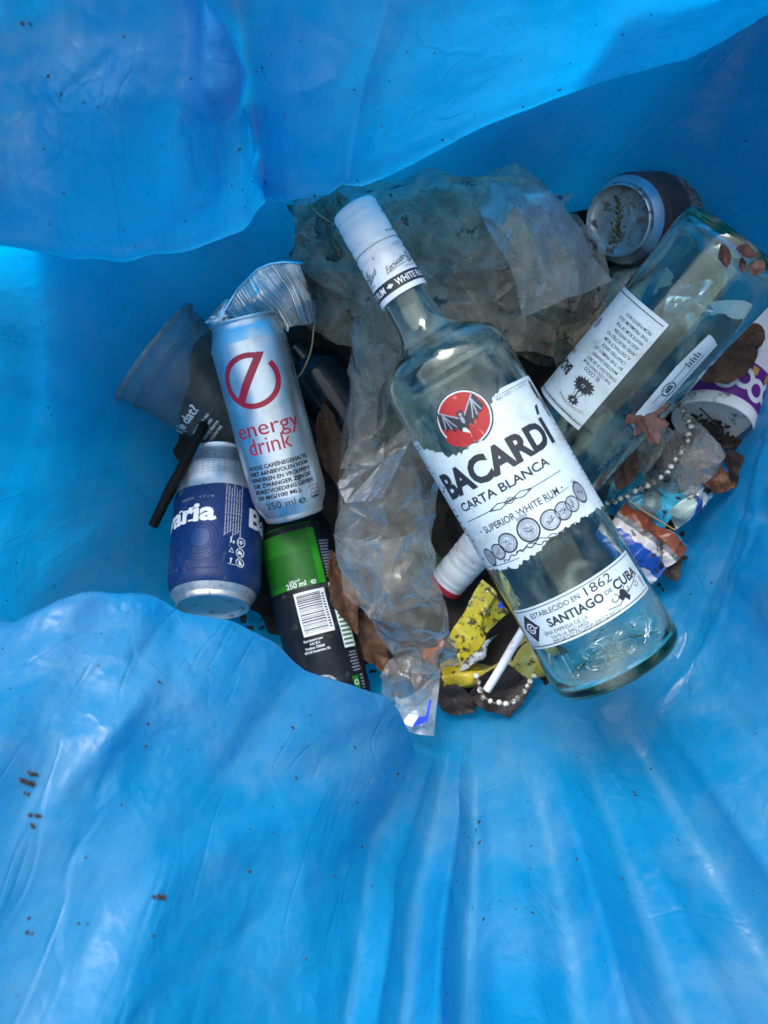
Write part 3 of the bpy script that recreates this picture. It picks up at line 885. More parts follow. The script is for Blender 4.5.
# right edge figures and small print
A.poly(torn([(76, 292), (82, 293), (84, 284), (88, 279), (90, 262), (86, 252), (80, 255), (80, 268), (75, 276)], 1.2, rnd), 1, 1)
A.line([(80, 290), (84, 276), (82, 262), (87, 255)], 0.9, 2, 1.6); A.line([(86, 284), (79, 270), (85, 258)], 0.9, 4, 1.7)
for k in range(13):
    A.rect(82 + (k % 3), 243 - k * 5.6, 97 + (k * 5 % 4), 245 - k * 5.6, 2, 1)
A.text("PREMIUM", -80, 292.5, 14, 2.0, 1, 1)
A.line([(-95, 289.5), (-73, 289.5)], 0.7, 1, 1)
for k in range(16):                                   # scuffs along the left edge
    A.poly(torn([(-90 + rnd.uniform(-3, 14) + x, rnd.uniform(0, 1) + 268 - k * 7 + y) for x, y in ((0, 0), (2.2, .6), (1.6, 2), (.2, 1.6))], .3, rnd, 1), 1, 1)
A.line([(-92, 156.5), (-30, 153.5)], 0.6, 1, 1)
lab = A.build("front_label", cyl_map(b_r, 65.5 * q), [M_paper, M_black, M_grey, M_red, M_white_ink, M_pale_ink], b1, du=0.0018, dv=0.006)

A = Art(q)
V0, V1 = 63, 106
A.poly(torn([(-84, V1), (78, V1), (78, V0), (-84, V0)], 0.3, rnd, 3, [0, 1, 0, 1]), 0, 0)
A.line([(-84 + i * 4, V1 - 2.6) for i in range(41)], 0.8, 1, 1); A.line([(-84 + i * 4, V0 + 2.6) for i in range(41)], 0.8, 1, 1)
A.text("ESTABLECIDO EN", -27, 97, 56, 5.0, 1, 1, 0.008)
A.text("1862", 22, 97.5, 30, 8.6, 1, 1, 0.0)
A.text("SANTIAGO", -10, 86, 60, 8.4, 1, 1, 0.03)
A.text("DE", 27, 86.5, 8.5, 3.8, 1, 1, 0.01)
A.text("CUBA", 52, 87.5, 36, 9.2, 1, 1, 0.03)
A.text("UNA EMPRESA DE LA", -26, 76.6, 48, 3.8, 1, 1)
A.text("FAMILIA BACARDI", -24, 71.6, 40, 3.4, 1, 1)
A.text("IMPORTED FROM PUERTO RICO", -8, 67.6, 72, 3.2, 1, 1)
A.poly([(-64 + x, 85 + y) for x, y in ((-13, 0), (0, 15), (13, 0), (0, -15))], 1, 1)
A.ring(-64, 85, 4.4, 5.6, 3, 1.8, 24); A.text("C", -64, 85, 4, 5, 3, 1.8, 0.03)
A.ring(-64, 85, 7.8, 8.4, 2, 1.8, 4); A.line([(-74, 85), (-70, 85)], .8, 3, 1.8); A.line([(-58, 85), (-54, 85)], .8, 3, 1.8)
flourish(A, 26, 77, 13, 1, 1, 1); flourish(A, 48, 79, 11, 1, 1.3, -1); flourish(A, 58, 76, 9, 1, 1.5, 1)
A.poly(torn([(33, 77), (38, 82), (43, 79), (46, 72), (42, 68), (39, 73), (35, 72)], 1.0, rnd), 1, 1)
A.line([(18, 72), (30, 70), (44, 75), (60, 80), (68, 84)], 0.9, 1, 1)
A.rect(70, 68, 74, 80, 2, 1); A.text("37.5%", -74, 69, 16, 5, 2, 1)
A.build("lower_label", cyl_map(b_r, 66.5 * q), [M_paper, M_black, M_grey, M_white_ink], b1, du=0.0018, dv=0.006)

A = Art(q)
for dx in (0,):
    v0, f0 = text_geo("1862", 0.0)
A.text("1862", 4, 40, 96, 25, 0, 0, 0.0)
emb = A.build("embossed_year", cyl_map(b_r, 67 * q, 0.0001), [M_glass_emb], b1, du=0.0015, dv=0.003)
sm = emb.modifiers.new("s", 'SOLIDIFY'); sm.thickness = 0.0009; sm.offset = 1

# second bottle, under the first
b2 = thing("rum_bottle", "clear glass bottle sliding under the uppermost one, showing its base and back label", "bottle",
           frame(P(742, 240, -0.030), P(446, 584, -0.150), 0))
lathe("glass_body", B_ALL, M_glass, b2, 128, 50)
cap2, _ = bottle_cap(b2)
M_redrim = simple("red_cap_rim", (0.42, 0.02, 0.04), 0.4)
lathe("cap_disc", [(0.0, 532.5 * q), (21.5 * q, 532.4 * q), (23.6 * q, 531 * q), (24.1 * q, 528 * q), (24.1 * q, 523.5 * q), (23.3 * q, 523 * q)][::-1], M_redrim, b2, 48)
A = Art(q)
u0, u1, v0, v1 = 0, 92, 146, 290
A.ox, A.oy = 48, -42
A.rect(u0 - 48, v0 + 4, u1 - 48, v1 + 4, 0, 0)
A.line([(u0 - 45, v0 + 9), (u1 - 48, v0 + 9)], 1.0, 1, 1)
A.line([(u0 - 45, v1 - 1), (u1 - 48, v1 - 1)], 1.0, 1, 1)
lines = ["FROM PUERTO RICO", "THE PREMIUM OLD", "WHITE RUM OF THE", "AGED IN WHITE OAK", "AND SELECTED TO", "A DISTINCT RUM", "CRAFTED SINCE", "BY THE FAMILY OF", "MASTERS SHAPED", "THROUGH A SECRET"]
for i, s in enumerate(lines[::-1]):
    A.text(s, -22 + (i % 3), 228 - i * 6.6 + 0, 46 - (i * 7 % 11), 3.4, 1, 1, 0.015)
A.text("EL COCO", -18, 239, 24, 4.2, 1, 1, 0.02)
A.text("THE COCONUT PALM", -20, 233.6, 44, 3.2, 1, 1, 0.02)
for k in range(16):
    a = k / 16 * 6.283
    A.poly(torn([(-20 + 14 * math.cos(a) * t + wdt * math.sin(a), 254 + 9 * math.sin(a) * t - wdt * math.cos(a)) for t, wdt in ((.1, 1), (.6, 2.4), (1.1, 0), (.6, -2.4))], .5, rnd, 2), 1, 1)
A.line([(-20, 252), (-19, 262), (-21, 272)], 1.6, 1, 1)
A.line([(-28, 258), (-24, 266), (-21, 270)], .8, 1, 1); A.line([(-12, 258), (-16, 266), (-20, 270)], .8, 1, 1)
for k in range(9):
    a = k / 9 * 6.283
    A.poly([(-21 + 8 * math.cos(a) * t + wdt * math.sin(a), 273 + 5 * math.sin(a) * t - wdt * math.cos(a)) for t, wdt in ((.1, .8), (.6, 1.6), (1.1, 0), (.6, -1.6))], 1, 1.2)
A.text("COCONUT PREMIUM", -20, 279.6, 40, 2.8, 1, 1, 0.0, 0, 60)
A.text("EMPRESAS DE ORIGINALES FAMILIAS", -26, 288, 74, 2.6, 1, 1)
A.text("BACARDI", 34, 254, 50, 12, 1, 1, 0.05, 0)
A.text("CARTA", 34, 236, 18, 5, 1, 1, 0.01)
A.disc(30, 196, 6, 2, 1, 24); A.ring(30, 196, 5.2, 6, 1, 1.6)
# the whole artwork reads towards the cap
A.build("back_label", lambda u, v, L: cyl_map(b_r, 65.5 * q)(u, v, L), [M_paper, M_black, M_grey], b2, du=0.0018, dv=0.006)
A = Art(q)
A.ox, A.oy = -108, -80
A.poly(torn([(48, 175), (68, 172), (72, 215), (70, 292), (50, 300), (48, 240)], 1.0, rnd, 3, [1, 0, 0, 1, 0, 0]), 0, 0)
A.ring(59, 240, 6.4, 7.6, 1, 1, 30, 0, 360, 1.2); A.text("B", 59, 240, 6, 9, 1, 1, 0.04)
A.line([(52, 262), (54, 190)], .7, 1, 1); A.rect(62, 200, 63.6, 262, 2, 1)
for k in range(6): A.rect(57, 208 - k * 3.2, 66 - k % 2 * 3, 209.4 - k * 3.2, 1, 1)
A.build("side_label", cyl_map(b_r, 65.5 * q), [M_paper, M_black, M_grey], b2, du=0.0018, dv=0.006)

# ------------------------------------------------------------------ drinks cans
def can_profiles(r, L, neck=0.86):
    n = r * neck
    base = [(0, 0.0060), (r * .45, 0.0052), (r * .66, 0.0036), (r * .72, 0.0015), (r * .75, 0.0), (r * .79, 0.0012), (r * .81, 0.004)]
    body = [(r * .81, 0.004), (r * .88, 0.0075), (r * .955, 0.012), (r * .99, 0.017), (r, 0.022), (r, L * .5), (r, L - 0.020), (r * .99, L - 0.0165), (n * 1.05, L - 0.009), (n, L - 0.006), (n * .985, L - 0.003), (n, L - 0.002)]
    lid = [(n, L - 0.002), (n * 1.03, L - 0.001), (n * 1.03, L), (n * .97, L + .0003), (n * .95, L - 0.001), (n * .93, L - 0.006), (n * .90, L - 0.0075), (n * .87, L - 0.005), (0, L - 0.0048)]
    return base, body, lid

def dense(p, d=0.0025):
    out = []
    for a_, b_ in zip(p[:-1], p[1:]):
        k = max(1, int(abs(b_[1] - a_[1]) / d))
        out += [(a_[0] + (b_[0] - a_[0]) * i / k, a_[1] + (b_[1] - a_[1]) * i / k) for i in range(k)]
    return out + [p[-1]]

def smooth_prof(p, n=4):
    a = crom(np.array(p, float), n); a[:, 0] = np.maximum(a[:, 0], 0)
    return [tuple(x) for x in a]

def can(name, label, base, top, r, L, mat_body, mat_metal, roll=0, bands=None, neck=0.86):
    t = thing(name, label, "drink can", frame(base, top, roll), "drinks cans in the litter")
    pb, pw, pl = can_profiles(r, L, neck)
    lathe("base", smooth_prof(pb), M_alu_stained if mat_metal == M_alu_stained else M_alu_dirty, t, 72, 50)
    lathe("lid", smooth_prof(pl, 2), mat_metal, t, 72, 40)
    sp = dense(smooth_prof(pw, 5))
    if bands:
        zs = sorted({z for z, _ in bands})
        ip = interp_prof(sp)
        extra = [(ip(z), z) for z in zs if 0.004 < z < L]
        sp = sorted(set(sp) | set(extra), key=lambda p_: p_[1])
        mats = [mat_body]
        idx = []
        for k in range(len(sp) - 1):
            zc = (sp[k][1] + sp[k + 1][1]) / 2
            m = mat_body
            for z, mm in bands:
                if zc > z: m = mm
            if m not in mats: mats.append(m)
            idx.append(mats.index(m))
        lathe("body", sp, mats, t, 96, 50, lambda k: idx[k])
    else:
        lathe("body", sp, [mat_body], t, 144, 50)
    return t, interp_prof(sp)

# silver energy drink
Ls, rs = 0.140, 0.0262
c1, r1 = can("drink_can", "silver slim can with a red struck-through circle, lying across the clear cup", P(295, 516, -0.112), P(242, 318, -0.090), rs, Ls, M_alu, M_alu, 0)
A = Art(0.001)
cz_ = 98
A.ring(-5, cz_, 16.6, 20.6, 0, 1, 60, 66, 394, 0.90)
A.poly([(-19.5, cz_ - 11), (-15, cz_ - 14.5), (8.5, cz_ + 16.6), (3.0, cz_ + 17.6)], 0, 1.4)
A.text("energy", -2.6, 67, 47, 10.5, 0, 1, 0.0)
A.text("drink", -4.4, 55, 31, 11, 0, 1, 0.0)
A.disc(22.5, 75, 0.6, 0, 1, 8)
for i, s in enumerate(("HOOG CAFEÏNEGEHALTE.", "NIET AANBEVOLEN VOOR", "KINDEREN EN VROUWEN", "DIE ZWANGER ZIJN OF", "BORSTVOEDING GEVEN", "(30 MG/100 ML).")):
    A.text(s, -2.0 - (5.5 if i == 5 else 0), 41 - i * 4.2, 46 if i < 5 else 34, 2.7, 1, 1, 0.03)
A.text("250 ml", -8.0, 13.5, 22, 4.6, 1, 1, 0.0)
A.text("e", 8.0, 13.2, 5.5, 5.4, 1, 1, 0.0)
A.ring(20, 16, 5.4, 5.9, 1, 1, 4, 45, 405); A.text("pfand", 20, 18, 6, 1.4, 1, 1); A.text("0,15 EUR", 20, 15.2, 6.4, 1.4, 1, 1); A.rect(17, 12.2, 22.5, 13.2, 1, 1)
for k in range(7): A.rect(31.0, 118 - k * 1.9, 35 - k % 2, 119 - k * 1.9, 1, 1)
A.text("CPS", 31, 100, 7, 3.4, 1, 1, .02, 90)
A.build("print", cyl_map(r1, rs), [M_crimson, M_black], c1, du=0.0012, dv=0.004)

# blue beer can
Lb, rb = 0.118, 0.0325
c2, r2 = can("drink_can", "navy blue beer can with pale dirty top, standing tilted against the blue bag wall", P(213, 608, -0.102), P(221, 476, -0.148), rb, Lb, M_white_ink, M_alu, 0,
             [(0.0, M_alu_dirty), (0.009, M_blue_print), (0.082, M_alu_dirty)], 0.84)
A = Art(0.001)
def slab(A, s, cx, cy, wd, ht, mat, serifs):
    A.text(s, cx, cy, wd, ht, mat, 1, 0.035)
    for x, y, ww in serifs: A.rect(x - ww / 2, y - 0.65, x + ww / 2, y + 0.65, mat, 1.5)
for cc in (-38, 59):
    slab(A, "Bavaria", cc, 60, 72, 14, 0, [(cc - 30, 66.3, 4), (cc - 30, 53.7, 4), (cc + 9.5, 53.7, 7), (cc + 19.3, 53.7, 6.6), (cc + 8.2, 63.2, 4), (cc + 17.8, 63.2, 4), (cc + 34.5, 53.7, 4)])
A.text("SINDS", -24, 71, 11, 1.9, 3, 1); A.text("1719", -9, 71, 10, 1.9, 3, 1)
for k, rr in enumerate((9, 11.5, 14, 16)): A.ring(-12, 40, rr - .5, rr, 1, 0.4 + k * .05, 40)
A.disc(-12, 40, 7, 1, 0.4)
for k in range(7):
    A.text("Ingredienten water gerstemout mais hopextract", 4.5 + k * 1.9, 61.5, 40 - (k % 3) * 3, 1.05, 0, 1, 0, 90)
A.ring(17.5, 38.5, 2.9, 3.4, 0, 1, 28); A.text("18", 16.8, 38.5, 3.2, 2.6, 0, 1, .02); A.text("+", 19.2, 38.7, 1.2, 1.2, 0, 1, .02)
A.ring(17.5, 31, 2.9, 3.4, 0, 1, 28); A.rect(15.6, 30, 19.3, 31.4, 0, 1); A.rect(16.4, 31.4, 18.4, 32.4, 0, 1); A.line([(15.3, 33), (19.7, 29)], .5, 0, 1.4)
A.ring(17.5, 23.5, 2.9, 3.4, 0, 1, 28); A.disc(17.5, 24.6, .8, 0, 1, 10); A.poly([(16.4, 23.6), (18.8, 23.6), (18.6, 21.6), (16.6, 21.6)], 0, 1); A.line([(15.3, 25.6), (19.7, 21.4)], .5, 0, 1.4)
A.disc(9.6, 40.4, .7, 0, 1, 10); A.line([(9.4, 39.6), (9.8, 38), (9.0, 36.6)], .8, 0, 1); A.rect(11, 36.6, 12.2, 38.6, 0, 1)
A.ring(10.5, 31, 1.7, 2.4, 0, 1, 3, 90, 450)
A.line([(9.4, 25.2), (11.4, 25.2)], .8, 0, 1); A.line([(10.4, 25), (10.0, 21.8)], .9, 0, 1); A.line([(8, 21), (15, 21)], .3, 0, 1)
A.text("BIER", -26, 40, 8, 2.2, 1, 1); A.text("33 CL.", -26, 31, 9, 2.6, 1, 1, .02)
for k in range(18): A.rect(-34 + k * 4, 92, -33.7 + k * 4, 101, 2, 1)
for k in range(5): A.line([(-34 + i * 3, 92 + k * 2.1 + .2 * math.sin(i)) for i in range(24)], .25, 2, 1)
A.build("print", cyl_map(r2, rb), [M_white_ink, M_blue_lite, M_grey, M_grey], c2, du=0.0014, dv=0.004)

# black and green energy drink
Lk, rk = 0.156, 0.0278
c3, r3 = can("drink_can", "black slim can with a green top panel and a barcode, half under the silver can", P(339, 718, -0.128), P(287, 505, -0.156), rk, Lk, M_black_print, M_alu, 0, None)
A = Art(0.001)
A.rect(-36, 96, 10, 142, 0, 0); A.rect(10, 96, 15, 142, 5, 0.3)
for k in range(30):
    x0 = -36 + k * 1.9
    pts = [(x0, 100), (x0 + 22, 122)] if x0 + 22 < 9 else [(x0, 100), (9, 100 + 9 - x0)]
    if x0 < 8: A.line(pts, .55, 1, 0.6)
for k in range(12): A.line([(-36, 101.5 + k * 1.9), (-36 + 20.5 - k * 1.9, 122)], .55, 1, 0.65) if k < 10 else None
A.text("inhoud", -8, 101.6, 8, 1.8, 2, 1, .01)
A.text("250 ml", -7.5, 98.6, 15, 3.8, 2, 1, .01); A.text("e", 5.5, 98.8, 4, 4.4, 2, 1)
A.rect(-11, 61, 12.5, 92.5, 2, 0.5)
bw = random.Random(3); y = 63.0
while y < 90.5:
    h = bw.choice((.35, .35, .6, .9)); A.rect(-9.5, y, 8.4, y + h, 3, 1); y += h + bw.choice((.35, .5, .8))
for k in range(13): A.rect(9.3, 64 + k * 2.0, 11.4, 65.1 + k * 2.0, 3, 1)
for i, s in enumerate(("Geproduceerd voor:", "A.H. B.V.", "Postbus 75060", "1070 AZ Amsterdam, NL")):
    A.text(s, -2 - (3 - i % 2), 58 - i * 2.7, 15 - (i == 1) * 7 + (i == 3) * 5, 1.7, 2, 1, .02)
for k in range(13): A.rect(16.8, 126 - k * 2.2, 27 - (k * 5 % 4), 127 - k * 2.2, 4, 1)
A.rect(16.5, 64, 19, 95, 2, .6)
A.rect(16.8, 47, 28, 76, 2, .5)
for k in range(8): A.rect(17.6, 49 + k * 3.2, 27, 50.4 + k * 3.2, 0, 1)
for k in range(7): A.rect(19.5 - k % 2, 43 - k * 2.2, 27, 43.9 - k * 2.2, 4, 1)
A.rect(17, 17, 22.5, 26.5, 0, .6); A.ring(19.7, 21.8, 1.3, 1.9, 2, 1.2)
for k in range(6): A.rect(24.5, 14 + k * 2.3, 28, 15.2 + k * 2.3, 4, 1)
A.ring(-5, 25, 0.1, 6, 2, 1, 30); A.text("8", -5.6, 25, 3, 5, 3, 1.6, .02); A.text("C", -2, 24, 3, 4, 3, 1.6, .02)
A.text("LEGE VERPAKKING", -4, 31.5, 20, 1.7, 2, 1, 0, 0, 9.5)
A.rect(8, 4, 26, 12, 2, 1); A.text("LOS", 17, 8, 13, 3.4, 3, 1.4, .02)
A.build("print", cyl_map(r3, rk), [M_green_print, M_green_dark, M_white_ink, M_black, M_grey, simple("bright_green_print", (0.02, 0.22, 0.01), .45, spec=0.25)], c3, du=0.0013, dv=0.004)

def dent(t, ds):
    """press shallow dents into a can and everything printed on it: (angle deg, z, half-angle deg, half-height, depth)"""
    for ch in t.children:
        for v_ in ch.data.vertices:
            r_, a_ = math.hypot(v_.co.x, v_.co.y), math.degrees(math.atan2(v_.co.y, v_.co.x))
            k = 0
            for a0, z0, ha, hz, dp in ds:
                da = (a_ - a0 + 180) % 360 - 180
                k += dp * math.exp(-(da / ha) ** 2 - ((v_.co.z - z0) / hz) ** 2)
            if r_ > 1e-6:
                f_ = (r_ - k * min(1, r_ / 0.02)) / r_
                v_.co.x *= f_; v_.co.y *= f_
dent(c1, [(38, .030, 14, .010, .0022), (-35, .085, 16, .012, .0014), (20, .122, 18, .006, .0012), (55, .07, 12, .02, .0016)])
dent(c2, [(-25, .085, 20, .010, .0024), (30, .030, 14, .010, .0018), (8, .098, 26, .008, .0016)])
dent(c3, [(-30, .050, 14, .016, .0020), (25, .085, 12, .012, .0018), (0, .030, 20, .010, .0012)])
# brown can by the top right corner
Lt, rt = 0.112, 0.0325
c4, r4 = can("drink_can", "dark brown beer can showing its dull silver base with a yellow-green stain", P(617, 221, -0.118), P(690, 212, -0.200), rt, Lt, M_brown_print, M_alu_stained, 0,
             [(0.0, M_alu), (0.011, M_brown_print)], 0.88)
A = Art(0.001)
A.rect(-70, 50, 70, 90, 0, 0.2)
for k in range(70): A.rect(-68 + k * 2, 64 + (k % 3) * 6, -67 + k * 2, 72 + (k % 4) * 5, 1, 1)
A.build("print", cyl_map(r4, rt), [M_label_sage, M_black], c4, du=0.002, dv=0.006)
M_moss = simple("moss_stain", (0.10, 0.10, 0.012), 0.7, var=0.5, dscale=300)
A = Art(0.001); r5 = random.Random(8)
for k in range(46):
    t = k / 45; x, yy = -3 + 15 * (t - .5) * 1.1 + r5.gauss(0, 1.3), -13 + 27 * t + r5.gauss(0, 2.0)
    if math.hypot(x, yy) > 19: continue
    s = r5.uniform(.5, 1.6)
    A.poly([(x + s * r5.uniform(.5, 1.2) * math.cos(a), yy + s * 1.5 * r5.uniform(.5, 1.2) * math.sin(a)) for a in (0, 1, 2, 3, 4, 5)], 0 if k % 4 else 1, 0)
pbz = interp_prof([(z, r) for r, z in smooth_prof(can_profiles(rt, Lt)[0])])
A.build("stain", lambda u, v, L: Vector((u - v * .35, -v * .9 - u * .3, pbz(math.hypot(u - v * .35, v * .9 + u * .3)) - 0.0003)), [M_moss, M_black], c4, 0.002, 0.002)

# ------------------------------------------------------------------ soil and dark litter filling the bottom
M_soil = simple("dark_soil", (0.016, 0.011, 0.008), 0.85, var=0.6, dscale=120, bump=0.5, bscale=60)
def build_soil():
    ring = np.argmin(np.abs(np.array(BAG_B) - 2.0))
    E = BAG[:, ring][::4]
    c = np.array(P(450, 455, -.178))
    V, Fc = [], []
    m = 34
    L = len(E)
    for k in range(m + 1):
        for ie, e in enumerate(E):
            an = 2 * math.pi * ie / L
            t = k / m * (0.90 + 0.05 * noise.noise(Vector((math.cos(an) * 2.2, math.sin(an) * 2.2, 0))) + 0.05 * noise.noise(Vector((math.cos(an) * 9, math.sin(an) * 9, 4))))
            p = c + (e - c) * np.array([t, t, t ** 3.2])
            x, y = p[0] * 100, p[1] * 100
            z = p[2] + 0.004 + (1 - t ** 6) * (0.010 * noise.noise(Vector((x * .22, y * .22, 0))) + 0.007 * noise.noise(Vector((x * .75, y * .75, 2))) + 0.004 * noise.noise(Vector((x * 2.4, y * 2.4, 2))))
            V.append((p[0], p[1], z))
    for k in range(m):
        for i in range(L):
            j = (i + 1) % L
            Fc.append((k * L + i, (k + 1) * L + i, (k + 1) * L + j, k * L + j))
    return free_mesh("soil", V, Fc, M_soil, "dark damp soil and leaf mould at the bottom of the bag", "soil", kind="stuff")
build_soil()

# ------------------------------------------------------------------ cups, foil, stick
M_clearcup = film("clear_cup_plastic", (0.36, 0.33, 0.27), 0.14, 0.36, 50, 0.15, 0.9, 110, 0.68)
cup = thing("plastic_cup", "clear see-through plastic cup with white printing, lying on its side by the left wall", "cup", frame(P(266, 438, -0.165), P(159, 356, -0.145), 0))
Lc = 0.104
def cup_prof(z): return 0.029 + (0.0428 - 0.029) * (z / Lc)
pr = [(cup_prof(z), z) for z in np.linspace(0.0, Lc - 0.014, 12)] + [(0.0418, Lc - .0135), (0.0424, Lc - .010), (0.0430, Lc - .003), (0.0445, Lc - .002), (0.0452, Lc - 0.0008), (0.0450, Lc + .0006), (0.0440, Lc + .0006), (0.0436, Lc - .001)]
lathe("cup_wall", pr, M_clearcup, cup, 96, 60, wob=lambda a, z: 0.012 * math.sin(2 * a + 1) + 0.006 * math.sin(5 * a))
lathe("cup_rim", [(0.0432, Lc - .0028), (0.0447, Lc - .0024), (0.0456, Lc - 0.0008), (0.0452, Lc + .0010), (0.0438, Lc + .0010)], film("cup_rim_plastic", (0.4, 0.43, 0.42), 0.15, 0.38, 50, 0.12, 0.9, 110, 0.62), cup, 96, 60)
lathe("cup_ring", [(0.0420, Lc - .0150), (0.0428, Lc - .0135), (0.0422, Lc - .0120)], film("cup_ring_plastic", (0.2, 0.22, 0.22), 0.12, 0.3, 50, 0.12), cup, 96, 60)
lathe("cup_base", [(0, 0.003), (0.026, 0.003), (0.029, 0.0)][::-1], M_clearcup, cup, 60)
A = Art(0.001)
A.text("weet je dat?", -27 - 12, 55, 52, 7, 0, 1, .02)
for i, s in enumerate(("deze beker is van", "gerecycled plastic", "gooi mij daarna", "in de juiste bak")): A.text(s, -24, 45 - i * 4.2, 24 - i % 2 * 3, 2.4, 0, 1, .02)
A.build("print", cyl_map(cup_prof, 0.036, 0.0004), [M_white_ink], cup, .002, .01)

# crinkled foil tray
tray = thing("foil_tray", "crinkled aluminium foil tray with a fluted rim behind the silver can", "foil tray", P(270, 305, -0.15))
def tray_patch(name, ctrl, flutes, amp, nf, seed):
    C = np.array([[tuple(P(*c)) for c in row] for row in ctrl])
    G = crom(C, 40); G = crom(G.transpose(1, 0, 2), 8).transpose(1, 0, 2)
    N = grid_normals(G); nu_, nv_ = G.shape[:2]
    r_ = random.Random(seed)
    ph = np.cumsum([r_.uniform(.6, 1.4) for _ in range(nu_)]); ph = ph / ph[-1] * flutes * 2 * math.pi
    H = amp * np.sin(ph)[:, None] * np.clip(np.linspace(0.5, 1.2, nv_), 0, 1)[None, :]
    H += folds(G[:, :, 0], G[:, :, 1], r_, nf, 0.0022, 0.010)
    G = G + N * H[:, :, None]
    return mesh_from(name, G.reshape(-1, 3) - np.array(tray.location), grid_faces(nu_, nv_), M_foil, tray, False)
tray_patch("fluted_wall", [[(224,312,-.105),(236,318,-.112),(254,330,-.118)], [(238,290,-.095),(258,312,-.105),(274,330,-.112)], [(258,270,-.085),(278,298,-.094),(294,326,-.104)],
                           [(280,263,-.08),(298,292,-.090),(308,324,-.102)], [(300,264,-.08),(310,292,-.093),(318,320,-.104)]], 27, 0.0021, 26, 3)
tray_patch("tray_floor", [[(205,322,-.128),(225,300,-.12)], [(230,325,-.13),(245,300,-.12)], [(262,326,-.128),(270,300,-.118)], [(290,330,-.125),(292,310,-.118)]], 3, 0.001, 50, 9)
v, f = tube_mesh([P(*p_) for p_ in ((224,311,-.104),(238,289,-.094),(258,269,-.084),(270,264,-.081),(283,262,-.079),(303,263,-.079))], 0.0011, 8)
mesh_from("rolled_rim", [x - tray.location for x in v], f, M_foil, tray)

# black stick
M_stick = simple("black_stick", (0.004, 0.004, 0.005), 0.75, var=0.4, bump=0.4, spec=0.2)
pts = [P(153, 526, -.120), P(164, 503, -.118), P(172, 487, -.117), P(180, 471, -.118), P(198, 437, -.124), P(214, 405, -.135)]
v, f = tube_mesh(pts, [.0036, .0038, .0042, .0036, .0036, .0034], 14)
free_mesh("stick", v, f, M_stick, "short black stick leaning between the clear cup and the navy can", "stick", sharp=50)

# purple paper cup
M_cupwhite = simple("cup_white", (0.70, 0.70, 0.70), 0.5, dirt=0.85, dscale=60, thr=0.64, var=0.05)
M_purple = simple("cup_purple", (0.12, 0.01, 0.20), 0.45, var=0.15)
pc = thing("paper_cup", "white paper cup with purple pattern, its soiled round base showing by the right wall", "cup", frame(P(712, 424, -0.128), P(742, 318, -0.165), 0))
Lp = 0.085
def pc_r(z): return 0.0290 + 0.010 * z / Lp
lathe("cup_wall", [(pc_r(z), z) for z in np.linspace(0, Lp, 10)], M_cupwhite, pc, 80, 60)
lathe("cup_base", [(0, 0.007), (0.0255, 0.007), (0.0272, 0.006), (0.0275, 0.0005), (0.0282, -0.0006), (0.0290, 0.0)], M_cupwhite, pc, 80, 60)
A = Art(0.001)
A.rect(-70, 8, 70, 38, 0, 0.3)
for k in range(-5, 6):
    A.ring(k * 13, 20 + (k % 2) * 4, 5.0, 8.8, 1, 1 + .1 * (k % 3), 30)
for k in range(-5, 6): A.rect(k * 13 + 4, 30, k * 13 + 9, 36, 2, 1)
A.build("print", cyl_map(pc_r, 0.033), [M_purple, M_white_ink, simple("cup_ochre", (0.5, 0.3, 0.05), .5)], pc, .002, .01)

# dark glassy container below the clear bag
M_dark = simple("dark_gloss_plastic", (0.012, 0.020, 0.024), 0.16, var=0.4, dirt=0.3, dcol=(.09, .10, .10), dscale=70, thr=.6)
dj = thing("jar", "dark glossy jar in the gap beside the silver can", "jar", frame(P(352, 420, -0.185), P(306, 362, -0.178), 0))
lathe("jar_body", smooth_prof([(0.0, 0), (0.022, 0.0), (0.0245, .003), (0.025, .02), (0.025, .045), (0.023, .052), (0.016, .060)], 4), M_dark, dj, 64)
lathe("jar_neck", [(0.0155, .058), (0.0155, .072), (0.0145, .073), (0.0, .072)], M_dark, dj, 48)

# ------------------------------------------------------------------ clear plastic sheets
M_film_d = film("cloudy_film", (0.50, 0.47, 0.40), 0.26, 0.55, 40, 0.25, 0.9, 95, 0.65)
M_film_a = film("dirty_clear_film", (0.58, 0.47, 0.33), 0.26, 0.62, 45, 0.24, 0.95, 75, 0.585)
M_film_b = film("clear_film", (0.46, 0.44, 0.39), 0.10, 0.36, 55, 0.18, 0.9, 120, 0.68)
M_film_c = film("brown_smeared_film", (0.20, 0.15, 0.10), 0.45, 0.9, 70, 0.25, 0.95, 55, 0.50)

cb = thing("clear_bag", "crumpled dirty clear plastic bag under the neck of the uppermost bottle", "plastic bag", P(470, 270, -0.16))
def cb_part(name, ctrl, mat, **k):
    V, T = crumpled(ctrl, **k)
    return mesh_from(name, V - np.array(cb.location), T, mat, cb, True, 38)
cb_part("bag_panel", [
    [(294,196,-.115),(292,225,-.10),(290,265,-.11),(300,300,-.125),(312,332,-.135)],
    [(345,180,-.105),(340,225,-.085),(335,265,-.085),(340,305,-.10),(345,345,-.12)],
    [(385,172,-.100),(390,210,-.07),(385,260,-.07),(385,310,-.08),(390,360,-.10)],
    [(440,172,-.095),(445,210,-.065),(450,260,-.055),(455,310,-.06),(450,360,-.085)],
    [(500,166,-.090),(505,205,-.05),(510,255,-.045),(515,305,-.055),(505,350,-.08)],
    [(548,188,-.10),(560,230,-.06),(575,270,-.06),(570,310,-.075),(545,355,-.10)],
    [(570,200,-.13),(592,245,-.10),(612,290,-.095),(598,335,-.11),(560,380,-.13)]], M_film_a, n0=(11, 7), amp=0.0078, levels=4, seed=21, decay=0.45)
